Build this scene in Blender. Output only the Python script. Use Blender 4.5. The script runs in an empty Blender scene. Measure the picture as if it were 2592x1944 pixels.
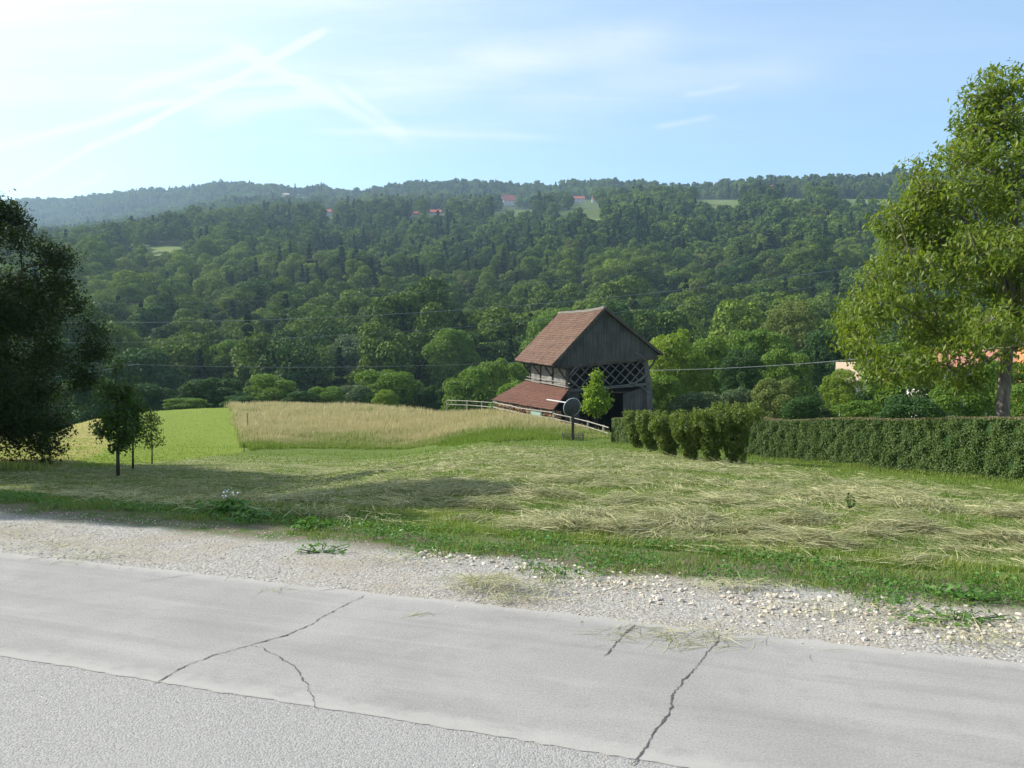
import bpy, math, random
import numpy as np
from mathutils import Vector
PI = math.pi
rad = math.radians
scene = bpy.context.scene
COL = scene.collection

# ------------------------------------------------------------------ camera, sky, sun, exposure
F = 835.0                      # focal length in pixels of a 1024 px wide picture
EYE = 1.7
PITCH = math.atan(47.0 / F)    # camera looks slightly down
cam_d = bpy.data.cameras.new("camera")
cam = bpy.data.objects.new("camera", cam_d)
COL.objects.link(cam)
cam.location = (0, 0, EYE)
cam.rotation_euler = (PI / 2 - PITCH, 0, 0)
cam_d.sensor_width = 36
cam_d.lens = 36 * F / 1024
cam_d.clip_start = 0.1
cam_d.clip_end = 60000
scene.camera = cam

SUN_EL = rad(37)
SUN_DIR = Vector((-0.965, 0.26, 0)).normalized() * math.cos(SUN_EL) + Vector((0, 0, math.sin(SUN_EL)))
sun_d = bpy.data.lights.new("sun", 'SUN')
sun_d.energy = 4.9
sun_d.angle = rad(0.53)
sun_d.color = (1.0, 0.95, 0.86)
sun = bpy.data.objects.new("sun", sun_d)
COL.objects.link(sun)
sun.rotation_euler = SUN_DIR.to_track_quat('Z', 'Y').to_euler()

scene.view_settings.view_transform = 'Standard'
scene.view_settings.look = 'None'
scene.view_settings.gamma = 1
scene.view_settings.exposure = 0.76
scene.cycles.max_bounces = 5
scene.cycles.diffuse_bounces = 3
scene.cycles.glossy_bounces = 1
scene.cycles.transmission_bounces = 3
scene.cycles.transparent_max_bounces = 4
scene.cycles.volume_bounces = 0
scene.cycles.use_adaptive_sampling = True
scene.cycles.adaptive_threshold = 0.02


def pix_ray(px, py):
    u = (px - 512) / F
    v = (384 - py) / F
    c, s = math.cos(PITCH), math.sin(PITCH)
    return np.array([u, c + v * s, -s + v * c])


def at(px, py, Y):
    """the point at forward distance Y seen at a pixel of the photograph (measured layout)"""
    d = pix_ray(px, py)
    return np.array([0, 0, EYE]) + d * (Y / d[1])


def pyz(py, Y):
    d = pix_ray(512, py)
    return EYE + d[2] / d[1] * Y


class NT:
    def __init__(self, tree):
        self.t = tree
        tree.nodes.clear()

    def n(self, typ, **kw):
        nd = self.t.nodes.new(typ)
        for k, v in kw.items():
            if k.startswith('i_'):
                key = k[2:]
                key = int(key) if key.isdigit() else key.replace('_', ' ')
                self.set(nd.inputs[key], v)
            else:
                setattr(nd, k, v)
        return nd

    def set(self, sock, v):
        if isinstance(v, bpy.types.NodeSocket):
            self.t.links.new(v, sock)
        elif isinstance(v, bpy.types.Node):
            self.t.links.new(v.outputs[0], sock)
        else:
            if isinstance(v, (tuple, list)) and len(v) == 3 and len(getattr(sock, 'default_value', v)) == 4:
                v = tuple(v) + (1.0,)
            sock.default_value = v

    def math(self, op, a, b=0.0, c=None, clamp=False):
        m = self.n('ShaderNodeMath', operation=op, use_clamp=clamp)
        self.set(m.inputs[0], a)
        self.set(m.inputs[1], b)
        if c is not None:
            self.set(m.inputs[2], c)
        return m.outputs[0]

    def vmath(self, op, a, b=None):
        m = self.n('ShaderNodeVectorMath', operation=op)
        self.set(m.inputs[0], a)
        if b is not None:
            self.set(m.inputs[1], b)
        return m.outputs['Value'] if op in ('DOT_PRODUCT', 'LENGTH') else m.outputs[0]

    def mix(self, f, a, b, blend='MIX'):
        m = self.n('ShaderNodeMix', data_type='RGBA', blend_type=blend)
        self.set(m.inputs[0], f)
        self.set(m.inputs[6], a)
        self.set(m.inputs[7], b)
        return m.outputs[2]

    def ramp(self, v, a, b, lo=0.0, hi=1.0):
        m = self.n('ShaderNodeMapRange')
        m.interpolation_type = 'SMOOTHSTEP'
        self.set(m.inputs[0], v)
        for i, q in enumerate((a, b, lo, hi)):
            self.set(m.inputs[i + 1], q)
        return m.outputs[0]

    def noise(self, vec, scale, detail=4, rough=0.55, dist=0.0):
        m = self.n('ShaderNodeTexNoise', i_Scale=scale, i_Detail=detail, i_Roughness=rough, i_Distortion=dist)
        if vec is not None:
            self.set(m.inputs['Vector'], vec)
        return m.outputs[0]

    def mapping(self, vec, scale=(1, 1, 1), rot=(0, 0, 0), loc=(0, 0, 0)):
        m = self.n('ShaderNodeMapping', i_Scale=scale, i_Rotation=rot, i_Location=loc)
        self.set(m.inputs[0], vec)
        return m.outputs[0]


world = bpy.data.worlds.new("World")
scene.world = world
world.use_nodes = True
w = NT(world.node_tree)
sky = w.n('ShaderNodeTexSky', sky_type='NISHITA')
sky.sun_disc = False
sky.sun_elevation = SUN_EL
sky.sun_rotation = math.atan2(SUN_DIR.x, SUN_DIR.y)
sky.altitude = 400
sky.air_density = 1.0
sky.dust_density = 1.6
sky.ozone_density = 1.5
tc = w.n('ShaderNodeTexCoord')
dirv = w.vmath('NORMALIZE', tc.outputs['Generated'])
sep = w.n('ShaderNodeSeparateXYZ')
w.set(sep.inputs[0], dirv)
el = sep.outputs[2]
# high thin cloud on a plane overhead
inv = w.math('DIVIDE', 1.0, w.math('ADD', w.math('MAXIMUM', el, 0.0), 0.10))
comb = w.n('ShaderNodeCombineXYZ')
w.set(comb.inputs[0], w.math('MULTIPLY', sep.outputs[0], inv))
w.set(comb.inputs[1], w.math('MULTIPLY', sep.outputs[1], inv))
plane = comb.outputs[0]
c1 = w.noise(w.mapping(plane, (0.55, 1.5, 1), (0, 0, rad(-14))), 1.0, 7, 0.60, 0.5)
c2 = w.noise(w.mapping(plane, (0.9, 5.0, 1), (0, 0, rad(16)), (3, 1, 0)), 1.0, 6, 0.62, 0.8)
veil = w.math('ADD', w.math('MULTIPLY', w.ramp(c1, 0.40, 0.68), 0.75), w.math('MULTIPLY', w.ramp(c2, 0.46, 0.72), 0.45))
leftness = w.ramp(w.math('DIVIDE', sep.outputs[0], w.math('MAXIMUM', sep.outputs[1], 0.05)), -0.65, 0.55, 1.0, 0.22)
veil = w.math('MULTIPLY', veil, leftness)
veil = w.math('ADD', veil, w.math('MULTIPLY', w.math('MULTIPLY', leftness, w.ramp(el, 0.14, 0.34)), 0.70))
veil = w.math('MULTIPLY', veil, w.ramp(el, 0.17, 0.28, 0.22, 1.0))


def trail(p0, p1, width, strength, seed, wob=0.012, ends=0.10):
    """a spread-out contrail along the great circle through two sky directions"""
    d0 = Vector(pix_ray(*p0)).normalized()
    d1 = Vector(pix_ray(*p1)).normalized()
    n = d0.cross(d1).normalized()
    mid = (d0 + d1).normalized()
    tan = n.cross(mid).normalized()
    half = d0.angle(d1) / 2
    wob_n = w.noise(w.mapping(dirv, (5, 5, 5), (0, 0, 0), (seed, seed * 2, 0)), 1.0, 3, 0.6)
    dist = w.math('ADD', w.vmath('DOT_PRODUCT', dirv, tuple(n)), w.math('MULTIPLY', w.math('SUBTRACT', wob_n, 0.5), wob))
    along = w.math('ABSOLUTE', w.vmath('DOT_PRODUCT', dirv, tuple(tan)))
    patch = w.noise(w.mapping(dirv, (14, 14, 14), (0, 0, 0), (seed, 0, seed)), 1.0, 4, 0.65)
    wid = w.math('MULTIPLY', width * 0.85, w.math('ADD', patch, 0.45))
    m = w.ramp(w.math('DIVIDE', w.math('ABSOLUTE', dist), wid), 0.0, 1.0, 1.0, 0.0)
    m = w.math('MULTIPLY', m, w.ramp(along, math.sin(half) * 0.62, math.sin(half), 1.0, 0.0))
    return w.math('MULTIPLY', m, w.math('MULTIPLY', strength * 0.88, w.math('ADD', patch, 0.45)))


trails = [((128, 136), (236, 78), 0.0075, 0.95, 1.0), ((205, 97), (335, 24), 0.0085, 0.9, 7.3), ((10, 192), (100, 142), 0.007, 0.7, 2.2), ((80, 150), (160, 120), 0.008, 0.6, 2.9),
          ((-60, 160), (190, 96), 0.010, 0.7, 3.1), ((170, 90), (330, 78), 0.010, 0.45, 3.9), ((55, 200), (110, 170), 0.008, 0.5, 4.4), ((100, 100), (270, 44), 0.014, 0.4, 5.7),
          ((215, 36), (425, 150), 0.013, 0.5, 6.2), ((330, 80), (412, 140), 0.009, 0.4, 7.7), ((290, 130), (580, 138), 0.009, 0.35, 9.1),
          ((190, 124), (350, 86), 0.020, 0.40, 1.9), ((650, 129), (720, 115), 0.006, 0.40, 8.1), ((680, 94), (745, 84), 0.006, 0.35, 8.8),
          ((330, 92), (700, 30), 0.045, 0.40, 5.1), ((480, 110), (860, 60), 0.035, 0.25, 6.6)]
tot = w.math('ADD', w.math('MULTIPLY', veil, 0.75), w.math('ADD', w.math('MULTIPLY', leftness, 0.16), 0.0))
for p0, p1, wd, st, sd in trails:
    tot = w.math('ADD', tot, trail(p0, p1, wd, st, sd))
tot = w.math('MINIMUM', tot, 1.0)
skyc = w.mix(1.0, sky.outputs[0], (1.26, 1.44, 1.50), 'MULTIPLY')
cloudc = w.mix(leftness, (4.6, 5.3, 6.1), (6.6, 6.9, 7.0))
bg = w.n('ShaderNodeBackground', i_Strength=0.10)
w.set(bg.inputs[0], w.mix(w.math('MULTIPLY', tot, 0.85), skyc, cloudc))
wo = w.n('ShaderNodeOutputWorld')
w.set(wo.inputs[0], bg)

# ------------------------------------------------------------------ helpers


def rs(seed):
    return np.random.RandomState(seed)


def tag(o, label=None, cat=None, group=None, kind=None):
    if label: o['label'] = label
    if cat: o['category'] = cat
    if group: o['group'] = group
    if kind: o['kind'] = kind
    return o


def empty(name, loc=(0, 0, 0), rz=0.0):
    o = bpy.data.objects.new(name, None)
    COL.objects.link(o)
    o.location = [float(v) for v in loc]
    o.rotation_euler = (0, 0, rz)
    o.empty_display_size = 0.3
    return o


def mesh_np(name, verts, faces, mat, tint=None, parent=None, smooth=False, link=True, attrs=None):
    verts = np.ascontiguousarray(verts, dtype=np.float32).reshape(-1, 3)
    faces = np.ascontiguousarray(faces, dtype=np.int32)
    k = faces.shape[1]
    me = bpy.data.meshes.new(name)
    me.vertices.add(len(verts))
    me.vertices.foreach_set('co', verts.ravel())
    me.loops.add(faces.size)
    me.loops.foreach_set('vertex_index', faces.ravel())
    me.polygons.add(len(faces))
    me.polygons.foreach_set('loop_start', np.arange(0, faces.size, k, dtype=np.int32))
    me.polygons.foreach_set('use_smooth', np.full(len(faces), bool(smooth)))
    me.update(calc_edges=True)
    if tint is not None:
        a = me.attributes.new('tint', 'FLOAT', 'POINT')
        a.data.foreach_set('value', np.ascontiguousarray(tint, dtype=np.float32))
    for kname, val in (attrs or {}).items():
        a = me.attributes.new(kname, 'FLOAT', 'POINT')
        a.data.foreach_set('value', np.ascontiguousarray(val, dtype=np.float32))
    me.materials.append(mat)
    o = bpy.data.objects.new(name, me)
    if link:
        COL.objects.link(o)
    if parent:
        o.parent = parent
    return o


class MB:
    """collects shapes, builds one mesh object; coordinates may be world, the object is set relative to its parent"""

    def __init__(self):
        self.v, self.f = [], []

    def quad(self, *p):
        i = len(self.v)
        self.v += [tuple(map(float, q)) for q in p]
        self.f.append(tuple(range(i, i + len(p))))

    def hexa(self, b, t):
        i = len(self.v)
        self.v += [tuple(map(float, q)) for q in list(b) + list(t)]
        self.f += [(i + 3, i + 2, i + 1, i), (i + 4, i + 5, i + 6, i + 7)]
        for k in range(4):
            j = (k + 1) % 4
            self.f.append((i + k, i + j, i + 4 + j, i + 4 + k))

    def box(self, c, s, rz=0.0):
        cx, cy, cz = c
        a, b, h = s[0] / 2, s[1] / 2, s[2] / 2
        co, si = math.cos(rz), math.sin(rz)
        q = [(cx + x * co - y * si, cy + x * si + y * co) for x, y in ((-a, -b), (a, -b), (a, b), (-a, b))]
        self.hexa([(x, y, cz - h) for x, y in q], [(x, y, cz + h) for x, y in q])

    def beam(self, p, q, wd, th, up=(0, 0, 1)):
        p, q = Vector(p), Vector(q)
        d = (q - p).normalized()
        u = Vector(up)
        if abs(d.dot(u)) > 0.98:
            u = Vector((0, 1, 0))
        sdv = d.cross(u).normalized()
        u = sdv.cross(d).normalized()
        a, b = sdv * wd / 2, u * th / 2
        self.hexa([p - a - b, p + a - b, p + a + b, p - a + b], [q - a - b, q + a - b, q + a + b, q - a + b])

    def tube(self, pts, radii, n=7, cap=True):
        pts = [Vector(p) for p in pts]
        i0 = len(self.v)
        ref = Vector((0.31, 0.87, 0.2)).normalized()
        for k, p in enumerate(pts):
            d = (pts[min(k + 1, len(pts) - 1)] - pts[max(k - 1, 0)]).normalized()
            if abs(d.dot(ref)) > 0.95:
                ref = Vector((0.9, -0.2, 0.3)).normalized()
            a = d.cross(ref).normalized()
            b = d.cross(a)
            r = radii[k] if hasattr(radii, '__len__') else radii
            for j in range(n):
                t = 2 * PI * j / n
                self.v.append(tuple(p + a * math.cos(t) * r + b * math.sin(t) * r))
        for k in range(len(pts) - 1):
            for j in range(n):
                a0 = i0 + k * n + j
                a1 = i0 + k * n + (j + 1) % n
                self.f.append((a0, a1, a1 + n, a0 + n))
        if cap:
            self.f.append(tuple(i0 + j for j in range(n))[::-1])
            self.f.append(tuple(i0 + (len(pts) - 1) * n + j for j in range(n)))

    def build(self, name, mat, parent=None, smooth=False):
        me = bpy.data.meshes.new(name)
        off = Vector((0, 0, 0))
        o = bpy.data.objects.new(name, me)
        COL.objects.link(o)
        if parent is not None:
            o.parent = parent
            mw = Vector((0, 0, 0))
            q = parent
            while q is not None:
                mw += q.location
                q = q.parent
            off = mw
        me.from_pydata([(a - off.x, b - off.y, c - off.z) for a, b, c in self.v], [], self.f)
        if smooth:
            me.polygons.foreach_set('use_smooth', [True] * len(me.polygons))
        me.update()
        me.materials.append(mat)
        return o


def sn(x, y, scale, seed, n=9):
    """smooth pseudo noise about -1..1 from random waves"""
    r = rs(seed)
    out = np.zeros_like(np.asarray(x, dtype=float))
    for _ in range(n):
        a = r.rand() * 2 * PI
        k = 2 * PI / scale * (0.6 + 0.8 * r.rand())
        out = out + np.sin((x * math.cos(a) + y * math.sin(a)) * k + r.rand() * 7)
    return out / math.sqrt(n) * 0.9


def fbm(x, y, scale, seed, octs=4):
    out = 0
    for i in range(octs):
        out = out + sn(x, y, scale / 2.1 ** i, seed + i * 13) * 0.5 ** i
    return out / 1.6


def sstep(x, a, b):
    t = np.clip((x - a) / (b - a), 0, 1)
    return t * t * (3 - 2 * t)


# ------------------------------------------------------------------ terrain
RN = (0.319, 0.948)     # away from the road
RT = (0.948, -0.319)    # along the road


def SV(x, y):
    return (x + 3.98) * RN[0] + (y - 6.5) * RN[1]


def from_st(s, t):
    """s metres beyond the concrete edge, t metres along it"""
    return -3.98 + RN[0] * s + RT[0] * t, 6.5 + RN[1] * s + RT[1] * t


K_PX = [-400, 0, 60, 120, 200, 280, 380, 470, 560, 640, 760, 900, 1024, 1400]
K_MID = [262, 262, 256, 246, 230, 222, 217, 215, 212, 206, 203, 202, 202, 202]
K_YM = [600, 620, 640, 690, 800, 900, 940, 960, 960, 930, 900, 880, 880, 880]
SK = [(-300, 214), (0, 206), (30, 200), (70, 201), (106, 196), (153, 191), (185, 190), (204, 187), (222, 184), (260, 185), (301, 190), (324, 187), (352, 193), (371, 192),
      (394, 186), (440, 183), (486, 183), (518, 187), (546, 189), (570, 183), (615, 182), (657, 187), (685, 188), (713, 185), (750, 181), (796, 179), (856, 179), (898, 177), (1024, 174), (1400, 176)]
K_YR = [2600, 2500, 2400, 2300, 2200, 2000, 1900, 1800, 1700, 1550, 1350, 1250, 1200, 1200]
K_CR = [34, 52, 62, 84, 92, 96, 92, 74, 54, 50, 52, 56, 60, 60]


def py2e(py):
    return np.tan(np.arctan((384 - py) / F) - PITCH)


def H(x, y):
    x = np.asarray(x, dtype=float)
    y = np.asarray(y, dtype=float)
    s = SV(x, y)
    z = np.interp(s, [-200, -1.7, -0.6, -0.12, 0.1, 0.8, 2, 5, 17, 27, 40, 60, 85, 400],
                  [-0.09, -0.09, -0.07, -0.015, -0.012, -0.02, -0.1, -0.40, -1.7, -2.75, -4.1, -4.95, -5.5, -6.5])
    z = z - 1.12 * sstep(-x, 0, 8) * sstep(s, 1.5, 8)
    z = z + (0.035 * fbm(x, y, 2.2, 5, 3) + 0.06 * sn(x, y, 9, 8)) * sstep(s, 1.5, 5)
    ya = np.maximum(y, 1.0)
    t = x / ya
    cosp, sinp = math.cos(PITCH), math.sin(PITCH)
    px = 512 + F * np.clip(t, -1.3, 1.3)
    yc = np.interp(px, K_PX, K_CR)
    d = np.maximum(y - yc, 0)
    near = z - 0.36 * (np.sqrt(d * d + 22 ** 2) - 22)
    ym = np.interp(px, K_PX, K_YM)
    yr = np.interp(px, K_PX, K_YR)
    pm = np.interp(px, K_PX, K_MID)
    pr = np.interp(px, [a for a, b in SK], [b for a, b in SK]) + 10500.0 / yr
    ks = np.array([0.26, 0.36, 0.5, 0.68, 0.85])
    base = [np.full_like(ya, v) for v in (185., 255., 345.)]
    Ys = base + [345 + (ym - 345) * q for q in (0.3, 0.6)] + [ym, ym * 1.12, yr * 0.8 + ym * 0.2, yr, yr * 1.3, yr * 2.2]
    e_m = pm
    Ps = [np.full_like(ya, v) for v in (452., 396., 352.)]
    Ps += [352 + (e_m - 352) * 0.46, 352 + (e_m - 352) * 0.78, e_m, e_m - 1.0, e_m * 0.45 + (pr + 3) * 0.55, pr, pr + 14, pr + 60]
    # bumps along the slope (spurs and hollows)
    spur = 5.0 * sn(px * 1.0, np.log(ya) * 160, 150, 31) + 2.5 * sn(px, np.log(ya) * 200, 60, 37)
    py = Ps[0].copy()
    for i in range(len(Ys) - 1):
        f = sstep(ya, Ys[i], Ys[i + 1]) * 0.5 + np.clip((ya - Ys[i]) / (Ys[i + 1] - Ys[i]), 0, 1) * 0.5
        m = (ya >= Ys[i])
        py = np.where(m, Ps[i] + (Ps[i + 1] - Ps[i]) * f, py)
    py = py + spur * sstep(ya, 260, 420) * (1 - sstep(ya, ym * 0.8, ym)) * 1.2 + spur * 0.5 * sstep(ya, ym * 1.15, ym * 1.3) * (1 - sstep(ya, yr * 0.75, yr))
    far = EYE + py2e(py) * ya
    far = np.where(far > 430, 430 + 60 * np.tanh((far - 430) / 60), far)
    far = np.where(ya < 185, -1000, far)
    k = 6.0
    m = np.maximum(near, far)
    return np.where(ya < 110, near, m + k * np.exp(-np.abs(near - far) / k) * 0.5 * (far > -500))


def hit(px, py, y0=2.0, y1=140.0):
    """where the line of sight through a pixel meets the ground"""
    d = pix_ray(px, py)
    ys = np.linspace(y0, y1, 3000)
    xs = d[0] / d[1] * ys
    zs = EYE + d[2] / d[1] * ys
    g = H(xs, ys)
    below = np.nonzero(zs <= g)[0]
    i = below[0] if len(below) else len(ys) - 1
    return float(xs[i]), float(ys[i]), float(g[i])


def inside(poly, x, y):
    res = np.zeros(np.shape(x), dtype=bool)
    n = len(poly)
    j = n - 1
    for i in range(n):
        xi, yi = poly[i][:2]
        xj, yj = poly[j][:2]
        c = ((yi > y) != (yj > y)) & (x < (xj - xi) * (y - yi) / ((yj - yi) if yj != yi else 1e-9) + xi)
        res ^= c
        j = i
    return res


def gxy(px, Y):
    return ((px - 512) / F * Y, Y)


TALL = [hit(245, 451), hit(330, 449), hit(430, 446), hit(500, 443), hit(572, 440.5), hit(606, 438), gxy(612, 47), gxy(604, 52), gxy(560, 60), gxy(500, 74),
        gxy(447, 96), gxy(447, 125), gxy(215, 125), hit(233, 411)]
GREENF = [hit(54, 470), hit(160, 462), hit(245, 452), gxy(233, 92), gxy(212, 135), gxy(-250, 135), gxy(-250, 50)]
TANF = [hit(38, 468), hit(60, 470), hit(115, 447), gxy(100, 92), gxy(104, 130), gxy(-250, 130), gxy(-250, 45)]
HEDGE = [(12.5, 14.5), (11.9, 19.3), (9.95, 30.0), (8.2, 36.5), (5.5, 45.8)]

# clearings on the hillside: (px, py, half width px, depth in px, brightness)
CLEAR = [(171, 249, 25, 4.5, 1.0), (124, 254, 16, 3, 0.6), (296, 198, 18, 1.2, 0.7), (578, 213, 28, 3.0, 0.9), (500, 214, 8, 3, 0.8), (520, 211, 14, 2, .5),
         (712, 201, 26, 1.5, 0.8), (790, 200, 14, 1.5, 0.7), (860, 200, 26, 1.2, 0.9), (436, 214.5, 12, 2, 0.4), (331, 214.5, 9, 2, .4), (508, 206, 9, 2.5, .4), (416, 215.5, 6, 2, .4), (587, 201.5, 16, 2, .4), (769, 192, 6, 2, .5)]


def elev_py(x, y, z):
    e = (z - EYE) / np.maximum(y, 1)
    return 384 - F * np.tan(np.arctan(e) + PITCH)


def clearing(x, y, z, extra=0.0):
    px = 512 + F * x / np.maximum(y, 1)
    py = elev_py(x, y, z)
    out = np.zeros_like(px)
    for cx, cy, hw, dp, br in CLEAR:
        wob = 1 + 0.25 * np.sin(px * 0.35 + cx)
        m = (np.abs(px - cx) < hw * wob) & (py > cy - dp * 0.7) & (py < cy + dp + 1.2 + extra * (17 / np.maximum(y, 50) * F * 0.85)) & (y > 420)
        out = np.where(m, br, out)
    return out


# ------------------------------------------------------------------ materials
def newmat(name):
    m = bpy.data.materials.new(name)
    m.use_nodes = True
    return m, NT(m.node_tree)


def finish(t, shader, disp=None):
    o = t.n('ShaderNodeOutputMaterial')
    t.set(o.inputs[0], shader)


def principled(t, color, rough=0.8, spec=0.3, bump=None, bstr=0.3, bdist=0.01):
    p = t.n('ShaderNodeBsdfPrincipled')
    t.set(p.inputs['Base Color'], color)
    t.set(p.inputs['Roughness'], rough)
    t.set(p.inputs['Specular IOR Level'], spec)
    if bump is not None:
        b = t.n('ShaderNodeBump')
        b.inputs['Strength'].default_value = bstr
        b.inputs['Distance'].default_value = bdist
        t.set(b.inputs['Height'], bump)
        t.set(p.inputs['Normal'], b)
    return p.outputs[0]


def leaf_mat(name, ca, cb, cc=None, trans=0.35, rough=0.5, spec=0.25, rnd=0.5, locscale=0.0, tscale=1.5):
    m, t = newmat(name)
    att = t.n('ShaderNodeAttribute', attribute_name='tint')
    oi = t.n('ShaderNodeObjectInfo')
    f = t.math('ADD', t.math('MULTIPLY', att.outputs['Fac'], 1 - rnd), t.math('MULTIPLY', oi.outputs['Random'], rnd))
    if locscale:
        nz = t.noise(t.mapping(oi.outputs['Location'], (locscale,) * 3), 1.0, 2, 0.5)
        f = t.math('ADD', f, t.math('MULTIPLY', t.math('SUBTRACT', nz, 0.5), 1.5), clamp=True)
    c = t.mix(f, ca, cb)
    if cc:
        r2 = t.math('FRACT', t.math('MULTIPLY', oi.outputs['Random'], 37.3))
        c = t.mix(t.ramp(r2, 0.95, 1.0), c, cc)
    sh = principled(t, c, rough, spec)
    if trans:
        tr = t.n('ShaderNodeBsdfTranslucent')
        t.set(tr.inputs[0], t.mix(1.0, c, (tscale * 1.1, tscale * 1.15, tscale * 0.5), 'MULTIPLY'))
        mx = t.n('ShaderNodeMixShader')
        mx.inputs[0].default_value = trans
        t.set(mx.inputs[1], sh)
        t.set(mx.inputs[2], tr.outputs[0])
        sh = mx.outputs[0]
    finish(t, sh)
    return m


def bark_mat(name, ca, cb, scale=6):
    m, t = newmat(name)
    g = t.n('ShaderNodeNewGeometry')
    nz = t.noise(t.mapping(g.outputs['Position'], (scale, scale, scale * 0.25)), 1.0, 6, 0.65, 1.0)
    finish(t, principled(t, t.mix(t.ramp(nz, 0.35, 0.65), ca, cb), 0.9, 0.15, nz, 0.6, 0.03))
    return m


def wood_mat(name, ca, cb, gscale=(14, 14, 0.8), rough=0.85, bstr=0.4):
    m, t = newmat(name)
    g = t.n('ShaderNodeNewGeometry')
    pos = t.mapping(g.outputs['Position'], (1, 1, 1), (0, 0, rad(-12.1)))
    nz = t.noise(t.mapping(pos, gscale), 1.0, 5, 0.6)
    big = t.noise(pos, 0.6, 3, 0.6)
    c = t.mix(t.ramp(nz, 0.3, 0.7), ca, cb)
    c = t.mix(t.ramp(big, 0.4, 0.65, 0, 0.5), c, tuple(q * 0.6 for q in ca))
    finish(t, principled(t, c, rough, 0.2, nz, bstr, 0.02))
    return m


def plain(name, c, rough=0.7, spec=0.3, var=0.2, scale=8, bstr=0.2):
    m, t = newmat(name)
    g = t.n('ShaderNodeNewGeometry')
    nz = t.noise(t.mapping(g.outputs['Position'], (scale,) * 3), 1.0, 4, 0.6)
    c2 = t.mix(nz, tuple(q * (1 - var) for q in c), tuple(min(1, q * (1 + var)) for q in c))
    finish(t, principled(t, c2, rough, spec, nz, bstr, 0.01))
    return m


def s_coord(t):
    g = t.n('ShaderNodeNewGeometry')
    pos = g.outputs['Position']
    s = t.math('ADD', t.vmath('DOT_PRODUCT', pos, (RN[0], RN[1], 0)), 3.98 * RN[0] - 6.5 * RN[1])
    tt = t.math('ADD', t.vmath('DOT_PRODUCT', pos, (RT[0], RT[1], 0)), 3.98 * RT[0] - 6.5 * RT[1])
    return pos, s, tt


def m_ground():
    m, t = newmat('ground_turf')
    pos, s, tt = s_coord(t)
    n1 = t.noise(pos, 0.9, 5, 0.6)
    n2 = t.noise(pos, 6.0, 5, 0.65)
    n3 = t.noise(pos, 45.0, 4, 0.6)
    hayn = t.noise(t.mapping(pos, (0.5, 1.2, 1), (0, 0, rad(18))), 1.0, 5, 0.62, 0.4)
    green = t.mix(n2, (0.060, 0.095, 0.018), (0.13, 0.17, 0.035))
    hay = t.mix(n3, (0.13, 0.14, 0.055), (0.27, 0.27, 0.13))
    att = t.n('ShaderNodeAttribute', attribute_name='hay')
    hf = t.math('MULTIPLY', t.ramp(t.math('ADD', hayn, t.math('MULTIPLY', t.math('SUBTRACT', n2, 0.5), 0.3)), 0.36, 0.55), att.outputs['Fac'])
    c = t.mix(hf, green, hay)
    gf = t.n('ShaderNodeAttribute', attribute_name='greenfield')
    c = t.mix(gf.outputs['Fac'], c, t.mix(n1, (0.12, 0.17, 0.022), (0.17, 0.215, 0.032)))
    tf = t.n('ShaderNodeAttribute', attribute_name='tanfield')
    c = t.mix(tf.outputs['Fac'], c, t.mix(n1, (0.20, 0.19, 0.05), (0.32, 0.27, 0.10)))
    soil = t.mix(n2, (0.10, 0.085, 0.055), (0.20, 0.17, 0.12))
    wob = t.math('MULTIPLY', t.math('SUBTRACT', n1, 0.5), 0.9)
    sw = t.math('ADD', s, wob)
    c = t.mix(t.ramp(sw, 1.6, 2.6), t.mix(t.ramp(n2, 0.4, 0.6), soil, (0.07, 0.11, 0.03)), c)
    vor = t.n('ShaderNodeTexVoronoi', i_Scale=55.0)
    t.set(vor.inputs['Vector'], pos)
    vc = t.n('ShaderNodeSeparateColor')
    t.set(vc.inputs[0], vor.outputs['Color'])
    grav = t.mix(vc.outputs[0], (0.225, 0.213, 0.19), (0.385, 0.368, 0.335))
    grav = t.mix(t.ramp(n1, 0.45, 0.7), grav, t.mix(n2, (0.24, 0.21, 0.16), (0.36, 0.32, 0.26)))
    c = t.mix(t.ramp(sw, 1.0, 1.45), grav, c)
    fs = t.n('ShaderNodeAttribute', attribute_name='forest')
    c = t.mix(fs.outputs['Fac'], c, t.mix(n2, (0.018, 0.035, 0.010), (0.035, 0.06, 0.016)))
    cl = t.n('ShaderNodeAttribute', attribute_name='clearing')
    c = t.mix(cl.outputs['Fac'], c, t.mix(t.noise(pos, 0.01, 3), (0.085, 0.135, 0.035), (0.17, 0.19, 0.06)))
    hgt = t.math('ADD', t.math('MULTIPLY', n2, 0.6), t.math('MULTIPLY', n3, 0.5))
    hgt = t.math('ADD', hgt, t.math('MULTIPLY', vor.outputs['Distance'], -0.25))
    finish(t, principled(t, c, 0.95, 0.1, hgt, 0.7, 0.03))
    return m


def m_asphalt():
    m, t = newmat('rough_asphalt')
    g = t.n('ShaderNodeNewGeometry')
    pos = g.outputs['Position']
    v = t.n('ShaderNodeTexVoronoi', i_Scale=110.0)
    t.set(v.inputs['Vector'], pos)
    sc = t.n('ShaderNodeSeparateColor')
    t.set(sc.inputs[0], v.outputs['Color'])
    n1 = t.noise(pos, 1.1, 5, 0.6)
    n3 = t.noise(pos, 180, 3, 0.7)
    c = t.mix(sc.outputs[0], (0.228, 0.222, 0.21), (0.345, 0.335, 0.318))
    c = t.mix(t.ramp(n1, 0.35, 0.7, 0, 0.45), c, (0.31, 0.30, 0.285))
    c = t.mix(t.ramp(v.outputs['Distance'], 0.5, 0.8, 0, 0.5), c, (0.16, 0.156, 0.148))
    h = t.math('ADD', t.math('MULTIPLY', v.outputs['Distance'], -1.0), t.math('MULTIPLY', n3, 0.5))
    finish(t, principled(t, c, 0.85, 0.3, h, 0.8, 0.004))
    return m


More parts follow.
